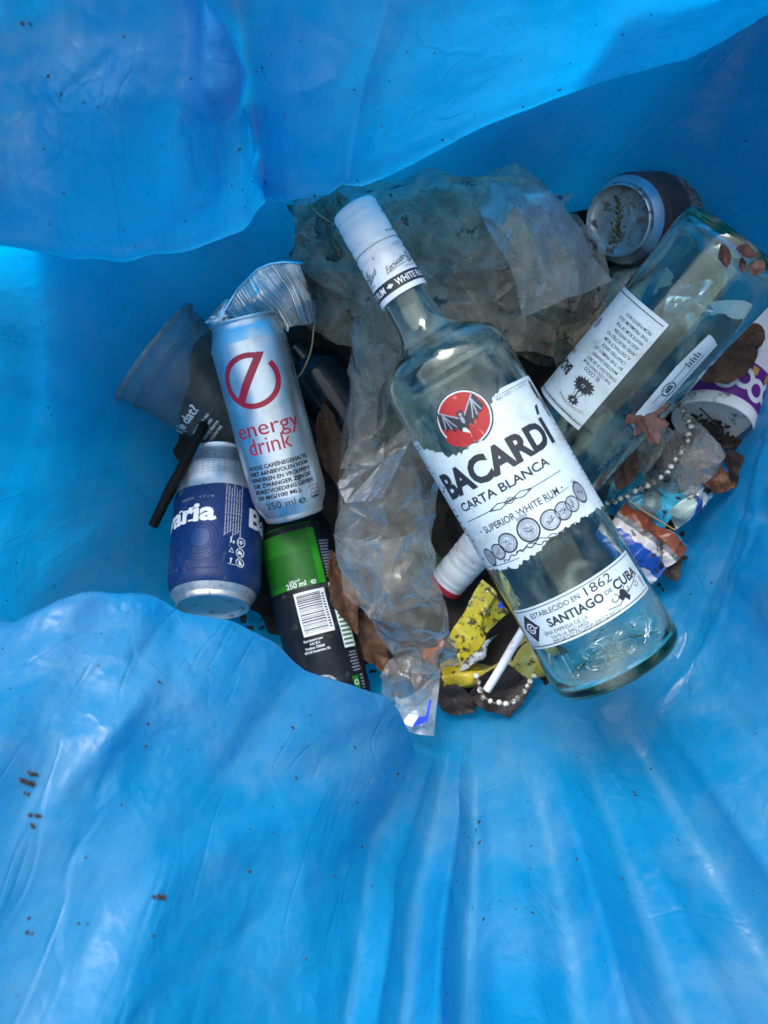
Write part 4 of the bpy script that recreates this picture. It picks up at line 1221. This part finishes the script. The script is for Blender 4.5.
cb_part("bag_under_panel", [
    [(300,215,-.135),(300,265,-.125),(315,320,-.14)],
    [(390,200,-.12),(395,260,-.10),(400,350,-.12)],
    [(480,190,-.12),(490,260,-.085),(480,350,-.11)],
    [(590,225,-.13),(600,280,-.115),(560,370,-.14)]], M_film_c, n0=(10, 7), amp=0.0070, levels=3, seed=22)
cb_part("bag_flap", [[(470,196,-.075),(490,172,-.07),(515,165,-.08)], [(485,225,-.035),(515,205,-.03),(545,195,-.05)], [(505,265,-.03),(545,250,-.028),(590,240,-.06)], [(520,318,-.05),(570,302,-.045),(612,288,-.075)]],
        M_film_d, n0=(5, 4), amp=0.0045, levels=3, seed=33, decay=0.30)
cb_part("brown_corner", [[(290,205,-.12),(290,250,-.115),(300,290,-.125)], [(318,195,-.095),(315,245,-.09),(320,290,-.10)], [(345,195,-.10),(345,245,-.085),(350,295,-.095)], [(372,215,-.11),(370,260,-.10),(372,300,-.11)]],
        M_film_c, n0=(5, 6), amp=0.0065, levels=3, seed=44)

cs = thing("clear_film", "long crumpled strip of clear plastic film left of the uppermost bottle", "plastic film", P(385, 480, -.12))
def cs_part(name, ctrl, mat, **k):
    V, T = crumpled(ctrl, **k)
    return mesh_from(name, V - np.array(cs.location), T, mat, cs, True, 38)
cs_part("upper_fold", [
    [(362,290,-.105),(385,300,-.095),(418,310,-.105)],
    [(350,350,-.105),(372,355,-.09),(402,370,-.105)],
    [(345,410,-.11),(365,415,-.095),(388,420,-.105)],
    [(340,470,-.11),(362,470,-.095),(385,465,-.10)]], M_film_d, n0=(7, 3), amp=0.0042, levels=3, seed=7, decay=0.42)
cs_part("middle_fold", [
    [(345,470,-.10),(385,440,-.085),(425,410,-.095)],
    [(335,500,-.10),(385,480,-.075),(440,452,-.09)],
    [(332,540,-.10),(380,530,-.072),(440,500,-.09)],
    [(338,575,-.10),(385,565,-.075),(430,545,-.09)]], M_film_b, n0=(5, 4), amp=0.0050, levels=4, seed=8, decay=0.40)
cs_part("lower_fold", [
    [(334,530,-.095),(385,535,-.065),(432,520,-.085)],
    [(345,590,-.095),(395,590,-.065),(436,570,-.085)],
    [(372,630,-.09),(412,625,-.07),(446,615,-.085)],
    [(395,655,-.09),(425,652,-.08),(455,645,-.09)],
    [(410,672,-.095),(435,674,-.09),(466,668,-.10)]], M_film_b, n0=(7, 4), amp=0.0050, levels=4, seed=9, decay=0.40)
cs_part("back_layer", [
    [(355,310,-.125),(380,315,-.12),(405,330,-.125)],
    [(342,430,-.13),(375,430,-.12),(410,420,-.125)],
    [(340,530,-.13),(380,530,-.115),(430,500,-.125)],
    [(365,620,-.12),(400,620,-.11),(438,600,-.12)]], M_film_b, n0=(9, 3), amp=0.005, levels=2, seed=10, decay=0.34)
crumpled_thing("clear_film", [[(378,700,-.09),(382,672,-.09),(396,655,-.10)], [(396,706,-.085),(402,680,-.08),(412,655,-.09)], [(414,706,-.09),(420,688,-.08),(426,664,-.092)], [(428,700,-.10),(434,685,-.10),(438,668,-.10)]],
    M_film_b, "small puffed clear plastic pouch at the tip of the black can", "plastic film", n0=(5, 4), amp=0.0035, levels=3, seed=17)

# right hand clear blister
M_blister = film("clear_blister", (0.44, 0.45, 0.43), 0.28, 0.60, 60, 0.2, 0.95, 150, 0.555)
film_thing("clear_blister", [[(628,470,-.14),(640,450,-.13),(650,425,-.14)], [(650,490,-.13),(660,462,-.105),(675,432,-.115)], [(680,500,-.13),(690,468,-.105),(700,440,-.115)], [(705,490,-.15),(716,468,-.14),(720,445,-.145)]],
    M_blister, "clear speckled plastic lid below the white paper cup", "lid", nu=16, nv=16, nf=26, amp=0.003, size=0.02, seed=61)
film_thing("clear_blister", [[(600,475,-.165),(610,440,-.15),(625,410,-.15)], [(625,480,-.15),(640,445,-.128),(650,415,-.135)], [(650,480,-.155),(658,450,-.14),(668,420,-.145)]],
    M_blister, "clear speckled plastic lid beneath the red-brown oak leaf", "lid", nu=16, nv=16, nf=26, amp=0.003, size=0.02, seed=62)

# ------------------------------------------------------------------ wrappers
def banded(name, stops, axis_rot, scale, dirt=0.9, thr=0.6, rough=0.35, dscale=120, metal=0.0, off=(0, 0, 0)):
    """printed wrapper: hard colour bands across the sheet, speckled with dirt"""
    b = NT(name)
    tc = b.n("TexCoord")
    mp = b.n("Mapping", {0: tc.outputs["Object"], 1: off, 2: (0, 0, axis_rot), 3: (scale,) * 3})
    sx = b.n("SeparateXYZ", {0: mp.outputs[0]}).outputs[0]
    v = b.coord()
    wob = b.math('MULTIPLY', b.math('SUBTRACT', b.noise(v, 90, 4), 0.5), 0.12)
    c = b.ramp(b.math('ADD', b.math('ADD', sx, 0.5), wob), stops, 'CONSTANT')
    f = b.ramp(b.noise(v, dscale, 6, 0.7), [(thr, 0.0), (thr + 0.03, dirt)])
    c = b.mixc(f, c, (0.025, 0.016, 0.010))
    nrm = b.bump(b.noise(v, 180, 4, 0.6, 1.0), 0.4, 0.001)
    b.surf(b.principled(Base_Color=c, Roughness=rough, Metallic=metal, Normal=nrm))
    return b.m

M_yel = banded("yellow_wrapper", [(0, (0.48, 0.40, 0.02)), (0.93, (0.6, 0.6, 0.58))], 0.9, 14, 0.95, 0.535, dscale=190)
M_yel2 = banded("yellow_wrapper_dull", [(0, (0.05, 0.03, 0.02)), (0.12, (0.45, 0.34, 0.02)), (0.45, (0.38, 0.35, 0.10)), (0.9, (0.4, 0.3, 0.02))], 0.0, 12, 0.95, 0.60, dscale=110)
M_cyan = banded("cyan_wrapper", [(0, (0.04, 0.05, 0.05)), (0.22, (0.02, 0.22, 0.34)), (0.5, (0.10, 0.16, 0.17)), (0.66, (0.03, 0.33, 0.50))], 0.3, 13, 0.95, 0.57)
M_crisp = banded("striped_wrapper", [(0, (0.03, 0.16, 0.22)), (0.26, (0.15, 0.036, 0.012)), (0.42, (0.10, 0.11, 0.12)), (0.48, (0.42, 0.40, 0.40)), (0.56, (0.008, 0.055, 0.28)), (0.72, (0.38, 0.40, 0.46)), (0.78, (0.008, 0.05, 0.25))], 2.25, 14, 0.95, 0.58)
M_wb = banded("blue_white_wrapper", [(0, (0.26, 0.36, 0.35)), (0.52, (0.008, 0.05, 0.24)), (0.64, (0.24, 0.36, 0.34))], 0.3, 11, 0.8, 0.58)

yw = thing("snack_wrapper", "bright yellow wrapper speckled with soil, below the white screw cap", "wrapper", P(470, 640, -.15))
def part_patch(root, name, ctrl, mat, smooth=False, **k):
    G = patch_grid(ctrl, **k)
    return mesh_from(name, G.reshape(-1, 3) - np.array(root.location), grid_faces(G.shape[0], G.shape[1]), mat, root, smooth)
part_patch(yw, "wrapper_sheet", [[(445,640,-.125),(462,605,-.12),(482,578,-.13)], [(455,655,-.115),(480,625,-.105),(500,592,-.12)], [(462,668,-.12),(490,640,-.112),(515,612,-.125)]], M_yel, nu=16, nv=16, nf=30, amp=0.003, size=0.014, seed=71)
part_patch(yw, "torn_edge", [[(458,672,-.115),(466,660,-.112)], [(470,668,-.112),(484,645,-.108)], [(478,660,-.114),(497,634,-.11)]], simple("torn_white_edge", (.5, .5, .48), .6, dirt=.9, dscale=200, thr=.52), nu=10, nv=8, nf=20, amp=0.002, size=0.008, seed=72)
A = Art(0.001); A.poly([(0, 0), (5.5, -1), (2, 5)], 0, 0)
A.build("blue_mark", lambda u, v, L: P(497, 607, -.1085) + Vector((u, v, 0.002)) - yw.location, [simple("royal_blue_print", (.02, .06, .5), .4)], yw)
film_thing("snack_wrapper", [[(415,660,-.14),(425,676,-.125),(445,690,-.13)], [(450,655,-.145),(462,672,-.12),(478,684,-.125)], [(495,648,-.14),(508,662,-.118),(520,676,-.125)], [(535,640,-.135),(545,654,-.12),(555,668,-.13)]],
    M_yel2, "dull yellow and brown wrapper under the white straw, next to the bead string", "wrapper", nu=16, nv=14, nf=40, amp=0.003, size=0.014, seed=73, smooth=False)
film_thing("snack_wrapper", [[(425,640,-.16),(420,665,-.15),(432,690,-.15)], [(440,635,-.15),(440,665,-.14),(446,690,-.14)]], simple("orange_wrapper_print", (.40, .10, .01), .4, dirt=.9, thr=.55), "orange scrap of wrapper peeping out behind the clear film", "wrapper", nu=12, nv=12, nf=16, amp=.003, size=.012, seed=74, smooth=False)
film_thing("snack_wrapper", [[(588,508,-.135),(604,482,-.13),(622,462,-.14)], [(620,522,-.125),(640,495,-.112),(655,472,-.125)], [(660,536,-.12),(676,510,-.108),(698,482,-.118)]],
    M_cyan, "cyan and dark wrapper crossed by the upper string of beads", "wrapper", nu=16, nv=16, nf=46, amp=0.0035, size=0.014, seed=75, smooth=False)
film_thing("snack_wrapper", [[(604,530,-.115),(616,516,-.11),(628,500,-.118)], [(622,548,-.108),(638,530,-.10),(652,515,-.108)], [(638,566,-.105),(655,548,-.098),(670,530,-.106)], [(650,582,-.11),(670,566,-.102),(688,545,-.112)]],
    M_crisp, "wrapper with orange, white and royal blue stripes beside the base of the uppermost bottle", "wrapper", nu=18, nv=16, nf=50, amp=0.003, size=0.010, seed=76, smooth=False)
film_thing("snack_wrapper", [[(600,330,-.16),(630,310,-.15),(665,305,-.16)], [(595,290,-.155),(640,270,-.145),(680,265,-.155)], [(610,262,-.16),(650,250,-.155),(690,245,-.16)]],
    M_wb, "pale wrapper with a blue stripe seen through the lower bottle", "wrapper", nu=14, nv=14, nf=26, amp=.004, size=.02, seed=77)
film_thing("foil_scrap", [[(660,320,-.13),(670,290,-.125),(690,262,-.13)], [(690,330,-.135),(705,300,-.12),(722,275,-.13)], [(700,345,-.14),(725,320,-.13),(745,300,-.14)]],
    M_foil, "crumpled silver foil scrap behind the base end of the lower bottle", "foil", nu=14, nv=14, nf=60, amp=.005, size=.014, seed=78, smooth=False)
film_thing("wrapper_scrap", [[(668,352,-.16),(690,330,-.15)], [(690,358,-.155),(708,338,-.15)]], simple("salmon_paper", (.36, .11, .07), .6, dirt=.3), "salmon pink scrap seen through the lower bottle", "paper scrap", nu=10, nv=10, nf=8, amp=.002, size=.012, seed=79)
# pale packet with a royal blue corner at the bottom
pk = thing("sachet", "flat pale sachet with a royal blue corner at the bottom edge of the litter", "sachet", P(415, 710, -.13))
part_patch(pk, "sachet_film", [[(392,708,-.10),(404,730,-.09)], [(400,700,-.095),(412,733,-.082)], [(418,690,-.095),(424,735,-.08)], [(441,668,-.105),(434,736,-.085)]], film("pale_sachet", (.50, .56, .62), .40, .70, 40, .2, .4), nu=10, nv=12, nf=16, amp=.0015, size=.012, seed=80)
A = Art(0.001); A.poly([(0, 0), (7.5, 2.5), (10, 7.5), (4.5, 7)], 0, 0); A.poly([(-7, 3), (0, 0), (4, 7), (-2, 9)], 1, 0); A.poly([(8.5, 2.6), (10.2, 3.2), (13, 18), (11.4, 18)], 0, 0.5)
A.build("sachet_print", lambda u, v, L: P(412, 727, -.076) + Vector((u, v, 0.0005)) - pk.location, [simple("royal_blue_sachet", (.01, .05, .55), .35), simple("white_sachet", (.7, .72, .75), .4)], pk)

crumpled_thing("clear_film", [[(655,455,-.12),(668,432,-.112),(690,412,-.115)], [(672,480,-.110),(694,456,-.095),(716,436,-.105)], [(690,505,-.112),(706,485,-.10),(728,458,-.115)]], M_film_d,
    "small cloudy piece of plastic film below the white cup base at the right wall", "plastic film", n0=(5, 4), amp=0.004, levels=3, seed=91, decay=0.42)
film_thing("snack_wrapper", [[(668,512,-.112),(682,500,-.108),(700,490,-.114)], [(676,530,-.112),(692,518,-.106),(704,506,-.114)]], M_wb, "small pale and blue wrapper scrap at the right edge of the litter", "wrapper", nu=14, nv=12, nf=20, amp=.003, size=.010, seed=92, smooth=False)
crumpled_thing("paper_scrap", [[(600,470,-.125),(612,448,-.12),(628,425,-.125)], [(618,482,-.122),(632,460,-.112),(646,438,-.12)]], simple("grey_paper", (.34, .35, .34), .7, dirt=.9, dscale=90, thr=.52), "dirty grey paper scrap under the oak leaf", "paper scrap", n0=(4, 5), amp=.003, levels=3, seed=93)
crumpled_thing("foil_scrap", [[(690,500,-.118),(700,482,-.11),(712,470,-.118)], [(700,518,-.118),(710,500,-.108),(722,486,-.118)]], M_foil, "small crumpled foil scrap beside the brown leaf at the right wall", "foil", n0=(4, 4), amp=.003, levels=3, seed=95)
crumpled_thing("clear_film", [[(628,458,-.115),(640,436,-.105),(655,418,-.11)], [(645,478,-.108),(660,455,-.095),(676,432,-.105)]], M_film_d, "cloudy scrap of plastic film between the oak leaf and the bead string", "plastic film", n0=(4, 5), amp=.0035, levels=3, seed=96, decay=.42)
# white straw
v, f = tube_mesh([P(487, 690, -.108), P(500, 669, -.103), P(512, 648, -.10), P(528, 622, -.098)], .0030, 20, False)
free_mesh("straw", v, f, simple("straw_white", (.66, .67, .68), .4, dirt=.85, dscale=110, thr=.66), "short white plastic straw lying over the dull yellow wrapper", "straw")

# ------------------------------------------------------------------ bead strings
M_bead = simple("bead_white", (0.58, 0.57, 0.50), 0.35, dirt=0.85, dscale=170, thr=0.52)
M_cord = simple("bead_cord", (0.12, 0.09, 0.07), 0.8)
bv, bf, _ = lathe_mesh([(0.0022 * math.sin(t), -0.0022 * math.cos(t)) for t in np.linspace(0, math.pi, 10)], 14)
bv = [(x, y_, z) for x, y_, z in bv]
bead_me = bpy.data.meshes.new("bead"); bead_me.from_pydata(bv, [], bf)
bead_me.polygons.foreach_set("use_smooth", [True] * len(bf)); bead_me.materials.append(M_bead)
def bead_string(label, path, loc, scale=1.0):
    t = thing("bead_string", label, "bead string", loc, "strings of white beads")
    Q = crom(np.array([tuple(P(*p_)) for p_ in path]), 40)
    d = np.concatenate([[0], np.cumsum(np.linalg.norm(np.diff(Q, axis=0), axis=1))])
    step = 0.0052 * scale
    for k in range(int(d[-1] / step) + 1):
        p_ = [np.interp(k * step, d, Q[:, i]) for i in range(3)]
        o = bpy.data.objects.new("bead", bead_me); COL.objects.link(o); o.parent = t
        jr = random.Random(k + 50)
        o.location = Vector(p_) - Vector(loc) + Vector((jr.gauss(0, .0006), jr.gauss(0, .0006), jr.gauss(0, .0004))); o.scale = (scale * random.Random(k).uniform(.80, 1.06),) * 3
        o.rotation_euler = (k, k * 2, 0)
    v, f = tube_mesh([Vector(x) - Vector(loc) for x in Q[::4]], .0006, 6)
    mesh_from("cord", v, f, M_cord, t)
random.seed(2)
bead_string("white bead string curving over the cyan wrapper and clear lid", [(676,404,-.12),(685,412,-.11),(689,426,-.105),(684,446,-.10),(673,466,-.10),(655,482,-.105),(634,492,-.11),(612,502,-.118),(600,508,-.125)], P(650, 470, -.12))
bead_string("white bead string looped around the dark leaf at the bottom", [(477,676,-.11),(480,690,-.105),(490,701,-.102),(504,704,-.10),(517,699,-.10),(528,688,-.10),(535,672,-.11)], P(505, 695, -.115))

# ------------------------------------------------------------------ leaves, twigs
def leaf_mat(name, c1, c2):
    b = NT(name); v = b.coord()
    c = b.ramp(b.noise(v, 110, 7, 0.72), [(0.36, c1), (0.64, c2)])
    wv = b.n("TexWave", {"Vector": v, "Scale": 70.0, "Distortion": 6.0, "Detail": 3.0}).outputs[1]
    nrm = b.bump(b.math('ADD', b.noise(v, 190, 5), b.math('MULTIPLY', wv, 0.10)), 0.8, 0.0015)
    pr = b.principled(Base_Color=c, Roughness=0.6, Normal=nrm)
    tl = b.n("BsdfTranslucent", {"Color": c}).outputs[0]
    b.surf(b.mixs(0.15, pr, tl))
    return b.m
M_leaf_red = leaf_mat("red_brown_leaf", (0.022, 0.008, 0.006), (0.085, 0.030, 0.022))
M_leaf_brown = leaf_mat("brown_leaf", (0.025, 0.011, 0.005), (0.14, 0.058, 0.022))
M_leaf_dark = leaf_mat("dark_leaf", (0.006, 0.004, 0.004), (0.032, 0.019, 0.015))
M_leaf_green = leaf_mat("green_leaf", (0.01, 0.03, 0.008), (0.03, 0.085, 0.02))

OAK = [(0, -1.25), (.04, -1.0), (.30, -.82), (.42, -.60), (.22, -.48), (.55, -.30), (.82, -.12), (.70, .02), (.36, .0), (.52, .26), (.66, .52), (.42, .54), (.24, .42), (.26, .70), (.12, .98), (0, 1.05)]
OVAL = [(0, -1.1), (.16, -.85), (.36, -.5), (.46, -.1), (.43, .3), (.28, .7), (.1, .95), (0, 1.1)]
def leaf(px, py, z, size, rot, mat, label, shape=OVAL, curl=0.35, tilt=(0, 0), seed=0, name="dead_leaf", wk=1.0):
    r_ = random.Random(seed + 100)
    pts = shape + [(-x, y_) for x, y_ in shape[-2:0:-1]]
    pts = [(x * wk * (1 + r_.uniform(-.12, .12)), y_ * (1 + r_.uniform(-.04, .04))) for x, y_ in pts]
    pts = torn(pts, 0.035, r_, 0.09)
    A = Art(size); A.poly(pts, 0, 0)
    ph = r_.uniform(0, 6)
    def mp(u, v, L):
        x, y_ = u / size, v / size
        zz = curl * (abs(x) ** 1.3 * .8 + .35 * y_ * y_ + .22 * math.sin(3 * y_ + ph) * x + .12 * math.sin(7 * x + 5 * y_ + ph)) - 0.06 * max(0, 1 - abs(x) * 14)
        return Vector((u, v, zz * size))
    o = A.build(name, mp, [mat], None, du=size / 9, dv=size / 9)
    o.location = P(px, py, z)
    o.rotation_euler = (R_(tilt[0]), R_(tilt[1]), R_(rot))
    sm_ = o.modifiers.new("s", 'SOLIDIFY'); sm_.thickness = 0.0003
    return tag(o, label, "leaf", "dead leaves among the litter")
leaf(645, 418, -.046, .0180, 200, M_leaf_red, "red-brown oak leaf lying on the lower bottle beside the bead string", OAK, .25, (8, -6), 1, wk=1.15)
leaf(722, 350, -.098, .032, 115, M_leaf_brown, "wide brown leaf tucked between the lower bottle and the purple cup", OVAL, .2, (10, 0), 2, wk=1.7)
leaf(342, 592, -.125, .030, 17, M_leaf_brown, "long curled brown leaf along the side of the black can", OVAL, .35, (0, 30), 3, wk=.75)
leaf(330, 445, -.150, .030, 10, M_leaf_brown, "brown leaf in the dark gap right of the silver can", OVAL, .4, (0, 20), 4, wk=.8)
leaf(368, 640, -.14, .026, 30, M_leaf_brown, "brown leaf at the foot of the clear film strip", OVAL, .4, (0, 15), 5)
leaf(735, 470, -.112, .016, 40, M_leaf_dark, "dark wet leaf wedged between the white cup base and the bag wall", OVAL, .5, (10, 20), 33, wk=1.4)
leaf(625, 470, -.105, .015, 150, M_leaf_brown, "brown leaf on the cyan wrapper left of the bead string", OVAL, .5, (10, -10), 34, wk=1.1)
leaf(712, 478, -.108, .017, 70, M_leaf_brown, "small curled brown leaf below the cloudy film at the right wall", OVAL, .5, (12, 10), 31, wk=1.3)
leaf(668, 560, -.108, .015, 20, M_leaf_dark, "dark leaf at the blue end of the striped wrapper", OVAL, .4, (5, 15), 32, wk=1.4)
leaf(500, 690, -.118, .022, 100, M_leaf_dark, "nearly black leaf inside the bottom bead loop", OVAL, .3, (6, 0), 6, wk=1.8)
leaf(455, 700, -.125, .016, 60, M_leaf_dark, "dark leaf next to the pale sachet", OVAL, .3, (6, 0), 7, wk=1.6)
leaf(428, 566, -.160, .026, 40, M_leaf_green, "green leaf left of the white screw cap", OVAL, .4, (0, 10), 8, wk=1.1)
leaf(415, 440, -.17, .030, 60, M_leaf_green, "green leaf under the film left of the bat emblem", OVAL, .4, (0, 10), 9, wk=1.1)
leaf(528, 660, -.13, .020, -30, M_leaf_dark, "dark leaf behind the white straw", OVAL, .4, (0, 10), 10, wk=1.4)
leaf(560, 350, -.15, .028, 70, M_leaf_dark, "dark leaf between the clear bag and the lower bottle", OVAL, .3, (0, 10), 11, wk=1.2)
for i, (px, py, s, rr) in enumerate(((724, 256, .0065, 20), (746, 252, .0060, 80), (742, 265, .0040, 10), (757, 268, .0060, 150))):
    leaf(px, py, .012 - i * .001, s, rr, M_leaf_red, ("leftmost", "topmost", "smallest", "rightmost")[i] + " red-brown leaf fragment stuck on the lower bottle's base end", OVAL, .2, (10, 25), 20 + i, wk=1.7, name="leaf_fragment")
M_stalk = simple("straw_stalk", (.30, .20, .09), .7)
for pts_, lab_ in ((((308,203,-.07),(316,212,-.06),(330,222,-.06)), "dry grass stalk beside the white bottle cap"),
                  (((314,325,-.10),(311,350,-.10),(303,370,-.105),(297,378,-.11)), "curved dry grass stalk hanging below the foil tray"),
                  (((628,500,-.11),(650,515,-.105),(675,530,-.11)), "dry grass stalk across the cyan wrapper"),
                  (((700,408,-.115),(712,420,-.11),(724,434,-.112)), "thin dark twig on the white cup base")):
    v, f = tube_mesh(crom(np.array([tuple(P(*p_)) for p_ in pts_]), 6), .0006, 6)
    free_mesh("grass_stalk" if "grass" in lab_ else "twig", v, f, M_stalk if "grass" in lab_ else M_leaf_dark, lab_, "stalk" if "grass" in lab_ else "twig")

# ------------------------------------------------------------------ crumbs of dirt
def leaf_litter():
    r_ = random.Random(19)
    FB = BAG.reshape(-1, 3)
    sel = np.where(np.tile((np.array(BAG_B) < 2.15) & (np.array(BAG_B) > 1.0), BAG.shape[0]))[0][::3]
    pr_ = np.stack([384 + FB[sel, 0] * F / (CZ - FB[sel, 2]), 512 - FB[sel, 1] * F / (CZ - FB[sel, 2])], 1)
    V, Fc, mi = [], [], []
    spots = [(695, 470, 40, 45, 130), (655, 525, 30, 35, 60), (735, 400, 20, 50, 40), (480, 670, 60, 35, 80), (330, 560, 35, 90, 70), (320, 400, 30, 60, 50), (560, 340, 50, 50, 50), (440, 560, 40, 60, 50), (620, 430, 40, 40, 40), (230, 590, 60, 40, 40), (220, 420, 40, 50, 40), (640, 260, 50, 60, 40)]
    for cx, cy, sx, sy, n_ in spots:
        for _ in range(n_):
            px, py = cx + r_.gauss(0, sx * .6), cy + r_.gauss(0, sy * .6)
            jj = int(np.argmin(((pr_ - np.array([px, py])) ** 2).sum(1)))
            if ((pr_[jj] - np.array([px, py])) ** 2).sum() > 60: continue
            z = max(-.170, FB[sel[jj]][2] + .003) + r_.uniform(0, .009)
            c = P(px, py, z); s_ = r_.choice((.002, .003, .0045, .006, .009)); k_ = r_.randint(5, 8); a0 = r_.uniform(0, 6)
            asp = r_.uniform(.3, .9); tx, ty, cv = r_.gauss(0, .35), r_.gauss(0, .35), r_.uniform(-.5, .5)
            o = len(V); V.append(c)
            for q_ in range(k_):
                a = 6.283 * q_ / k_; rr = s_ * r_.uniform(.6, 1.25)
                x, y = rr * math.cos(a), rr * math.sin(a) * asp
                V.append(c + Vector((x * math.cos(a0) - y * math.sin(a0), x * math.sin(a0) + y * math.cos(a0), x * tx + y * ty + cv * (x * x + y * y) / s_)))
            m_ = r_.choice((0, 0, 1, 1, 1, 2))
            for q_ in range(k_): Fc.append((o, o + 1 + q_, o + 1 + (q_ + 1) % k_)); mi.append(m_)
    ob = free_mesh("leaf_litter", V, Fc, [M_leaf_brown, M_leaf_dark, M_leaf_red], "torn brown scraps of dead leaf filling the gaps between the litter", "leaf litter", kind="stuff")
    ob.data.polygons.foreach_set("material_index", mi)
leaf_litter()
def clump():
    r_ = random.Random(41)
    V, Fc = [], []
    ico = bmesh.new(); bmesh.ops.create_icosphere(ico, subdivisions=1, radius=1)
    iv = [v_.co.copy() for v_ in ico.verts]; iff = [[w_.index for w_ in f_.verts] for f_ in ico.faces]; ico.free()
    for k in range(170):
        t = r_.random()
        p_ = P(700 + 36 * t + r_.gauss(0, 7), 428 + 20 * t + r_.gauss(0, 7), -.128 - .010 * t + r_.uniform(0, .005))
        s_ = r_.choice((.0007, .0012, .0018, .0026)); o = len(V); a = r_.uniform(0, 3)
        for c in iv:
            q_ = Vector((c.x * s_ * 1.5, c.y * s_ * .8, c.z * s_ * .6)) * r_.uniform(.7, 1.2); q_.rotate(Matrix.Rotation(a, 3, 'Z')); V.append(p_ + q_)
        for f_ in iff: Fc.append([i + o for i in f_])
    free_mesh("soil_clump", V, Fc, M_soil, "clump of wet soil and bits lying on the white cup base", "soil", smooth=False)
clump()
def crumbs():
    r_ = random.Random(77)
    V, Fc = [], []
    ico = bmesh.new(); bmesh.ops.create_icosphere(ico, subdivisions=1, radius=1)
    iv = [v_.co.copy() for v_ in ico.verts]; iff = [[w_.index for w_ in f_.verts] for f_ in ico.faces]; ico.free()
    def add(p_, s, n=None):
        o = len(V)
        sx, sy, sz = s * r_.uniform(.6, 1.7), s * r_.uniform(.5, 1.1), s * r_.uniform(.35, .7)
        a = r_.uniform(0, 3.14)
        for c in iv:
            k = r_.uniform(.75, 1.2)
            x, y_, z = c.x * sx * k, c.y * sy * k, c.z * sz * k
            V.append(Vector(p_) + Vector((x * math.cos(a) - y_ * math.sin(a), x * math.sin(a) + y_ * math.cos(a), z)))
        for f_ in iff: Fc.append([i + o for i in f_])
    ni, nj = BAG.shape[:2]
    for _ in range(330):                       # on the walls of the blue bag
        i, j = r_.randrange(ni), r_.randrange(18, nj - 12)
        add(BAG[i, j], r_.choice((.0004, .0005, .0006, .0009)))
    for _ in range(120):                       # more of them on the gathered bottom wall
        i, j = r_.randrange(20 * 14, 25 * 14), r_.randrange(16, 70)
        add(BAG[i, j], r_.choice((.0004, .0006, .0009)))
    FB = BAG.reshape(-1, 3)
    proj = np.stack([384 + FB[:, 0] * F / (CZ - FB[:, 2]), 512 - FB[:, 1] * F / (CZ - FB[:, 2])], 1)
    SEL = np.where(np.tile((np.array(BAG_B) < 2.6) & (np.array(BAG_B) > 1.0), BAG.shape[0]))[0][::3]
    for px, py, n_, s in ((28, 781, 16, .0013), (28, 790, 8, .0008), (33, 820, 9, .0012), (27, 925, 6, .0009), (157, 903, 3, .0014), (635, 798, 2, .0012), (583, 855, 1, .0014), (475, 838, 2, .0014), (479, 820, 1, .0012), (25, 18, 2, .0012)):
        for _ in range(n_):
            d = ((proj - np.array([px + r_.gauss(0, 3), py + r_.gauss(0, 5)])) ** 2).sum(1) + np.where(FB[:, 2] < -.06, 1e6, 0)
            add(FB[int(d.argmin())], s)
    for _ in range(2200):                       # loose bits over the litter floor
        a, rr = r_.uniform(0, 6.28), math.sqrt(r_.uniform(0, 1))
        px, py = 452 + 262 * rr * math.cos(a), 450 + 255 * rr * math.sin(a)
        jj = int(np.argmin(((proj[SEL] - np.array([px, py])) ** 2).sum(1)))
        add(P(px, py, max(-.172, FB[SEL][jj][2] + .001) + r_.uniform(0, .004)), r_.choice((.0005, .0008, .0014, .0022)))
    free_mesh("dirt_crumbs", V, Fc, simple("dirt_crumb", (.012, .010, .009), .85, var=.5), "dark crumbs of dirt sprinkled over the bag and the litter", "dirt", kind="stuff", smooth=False)
crumbs()
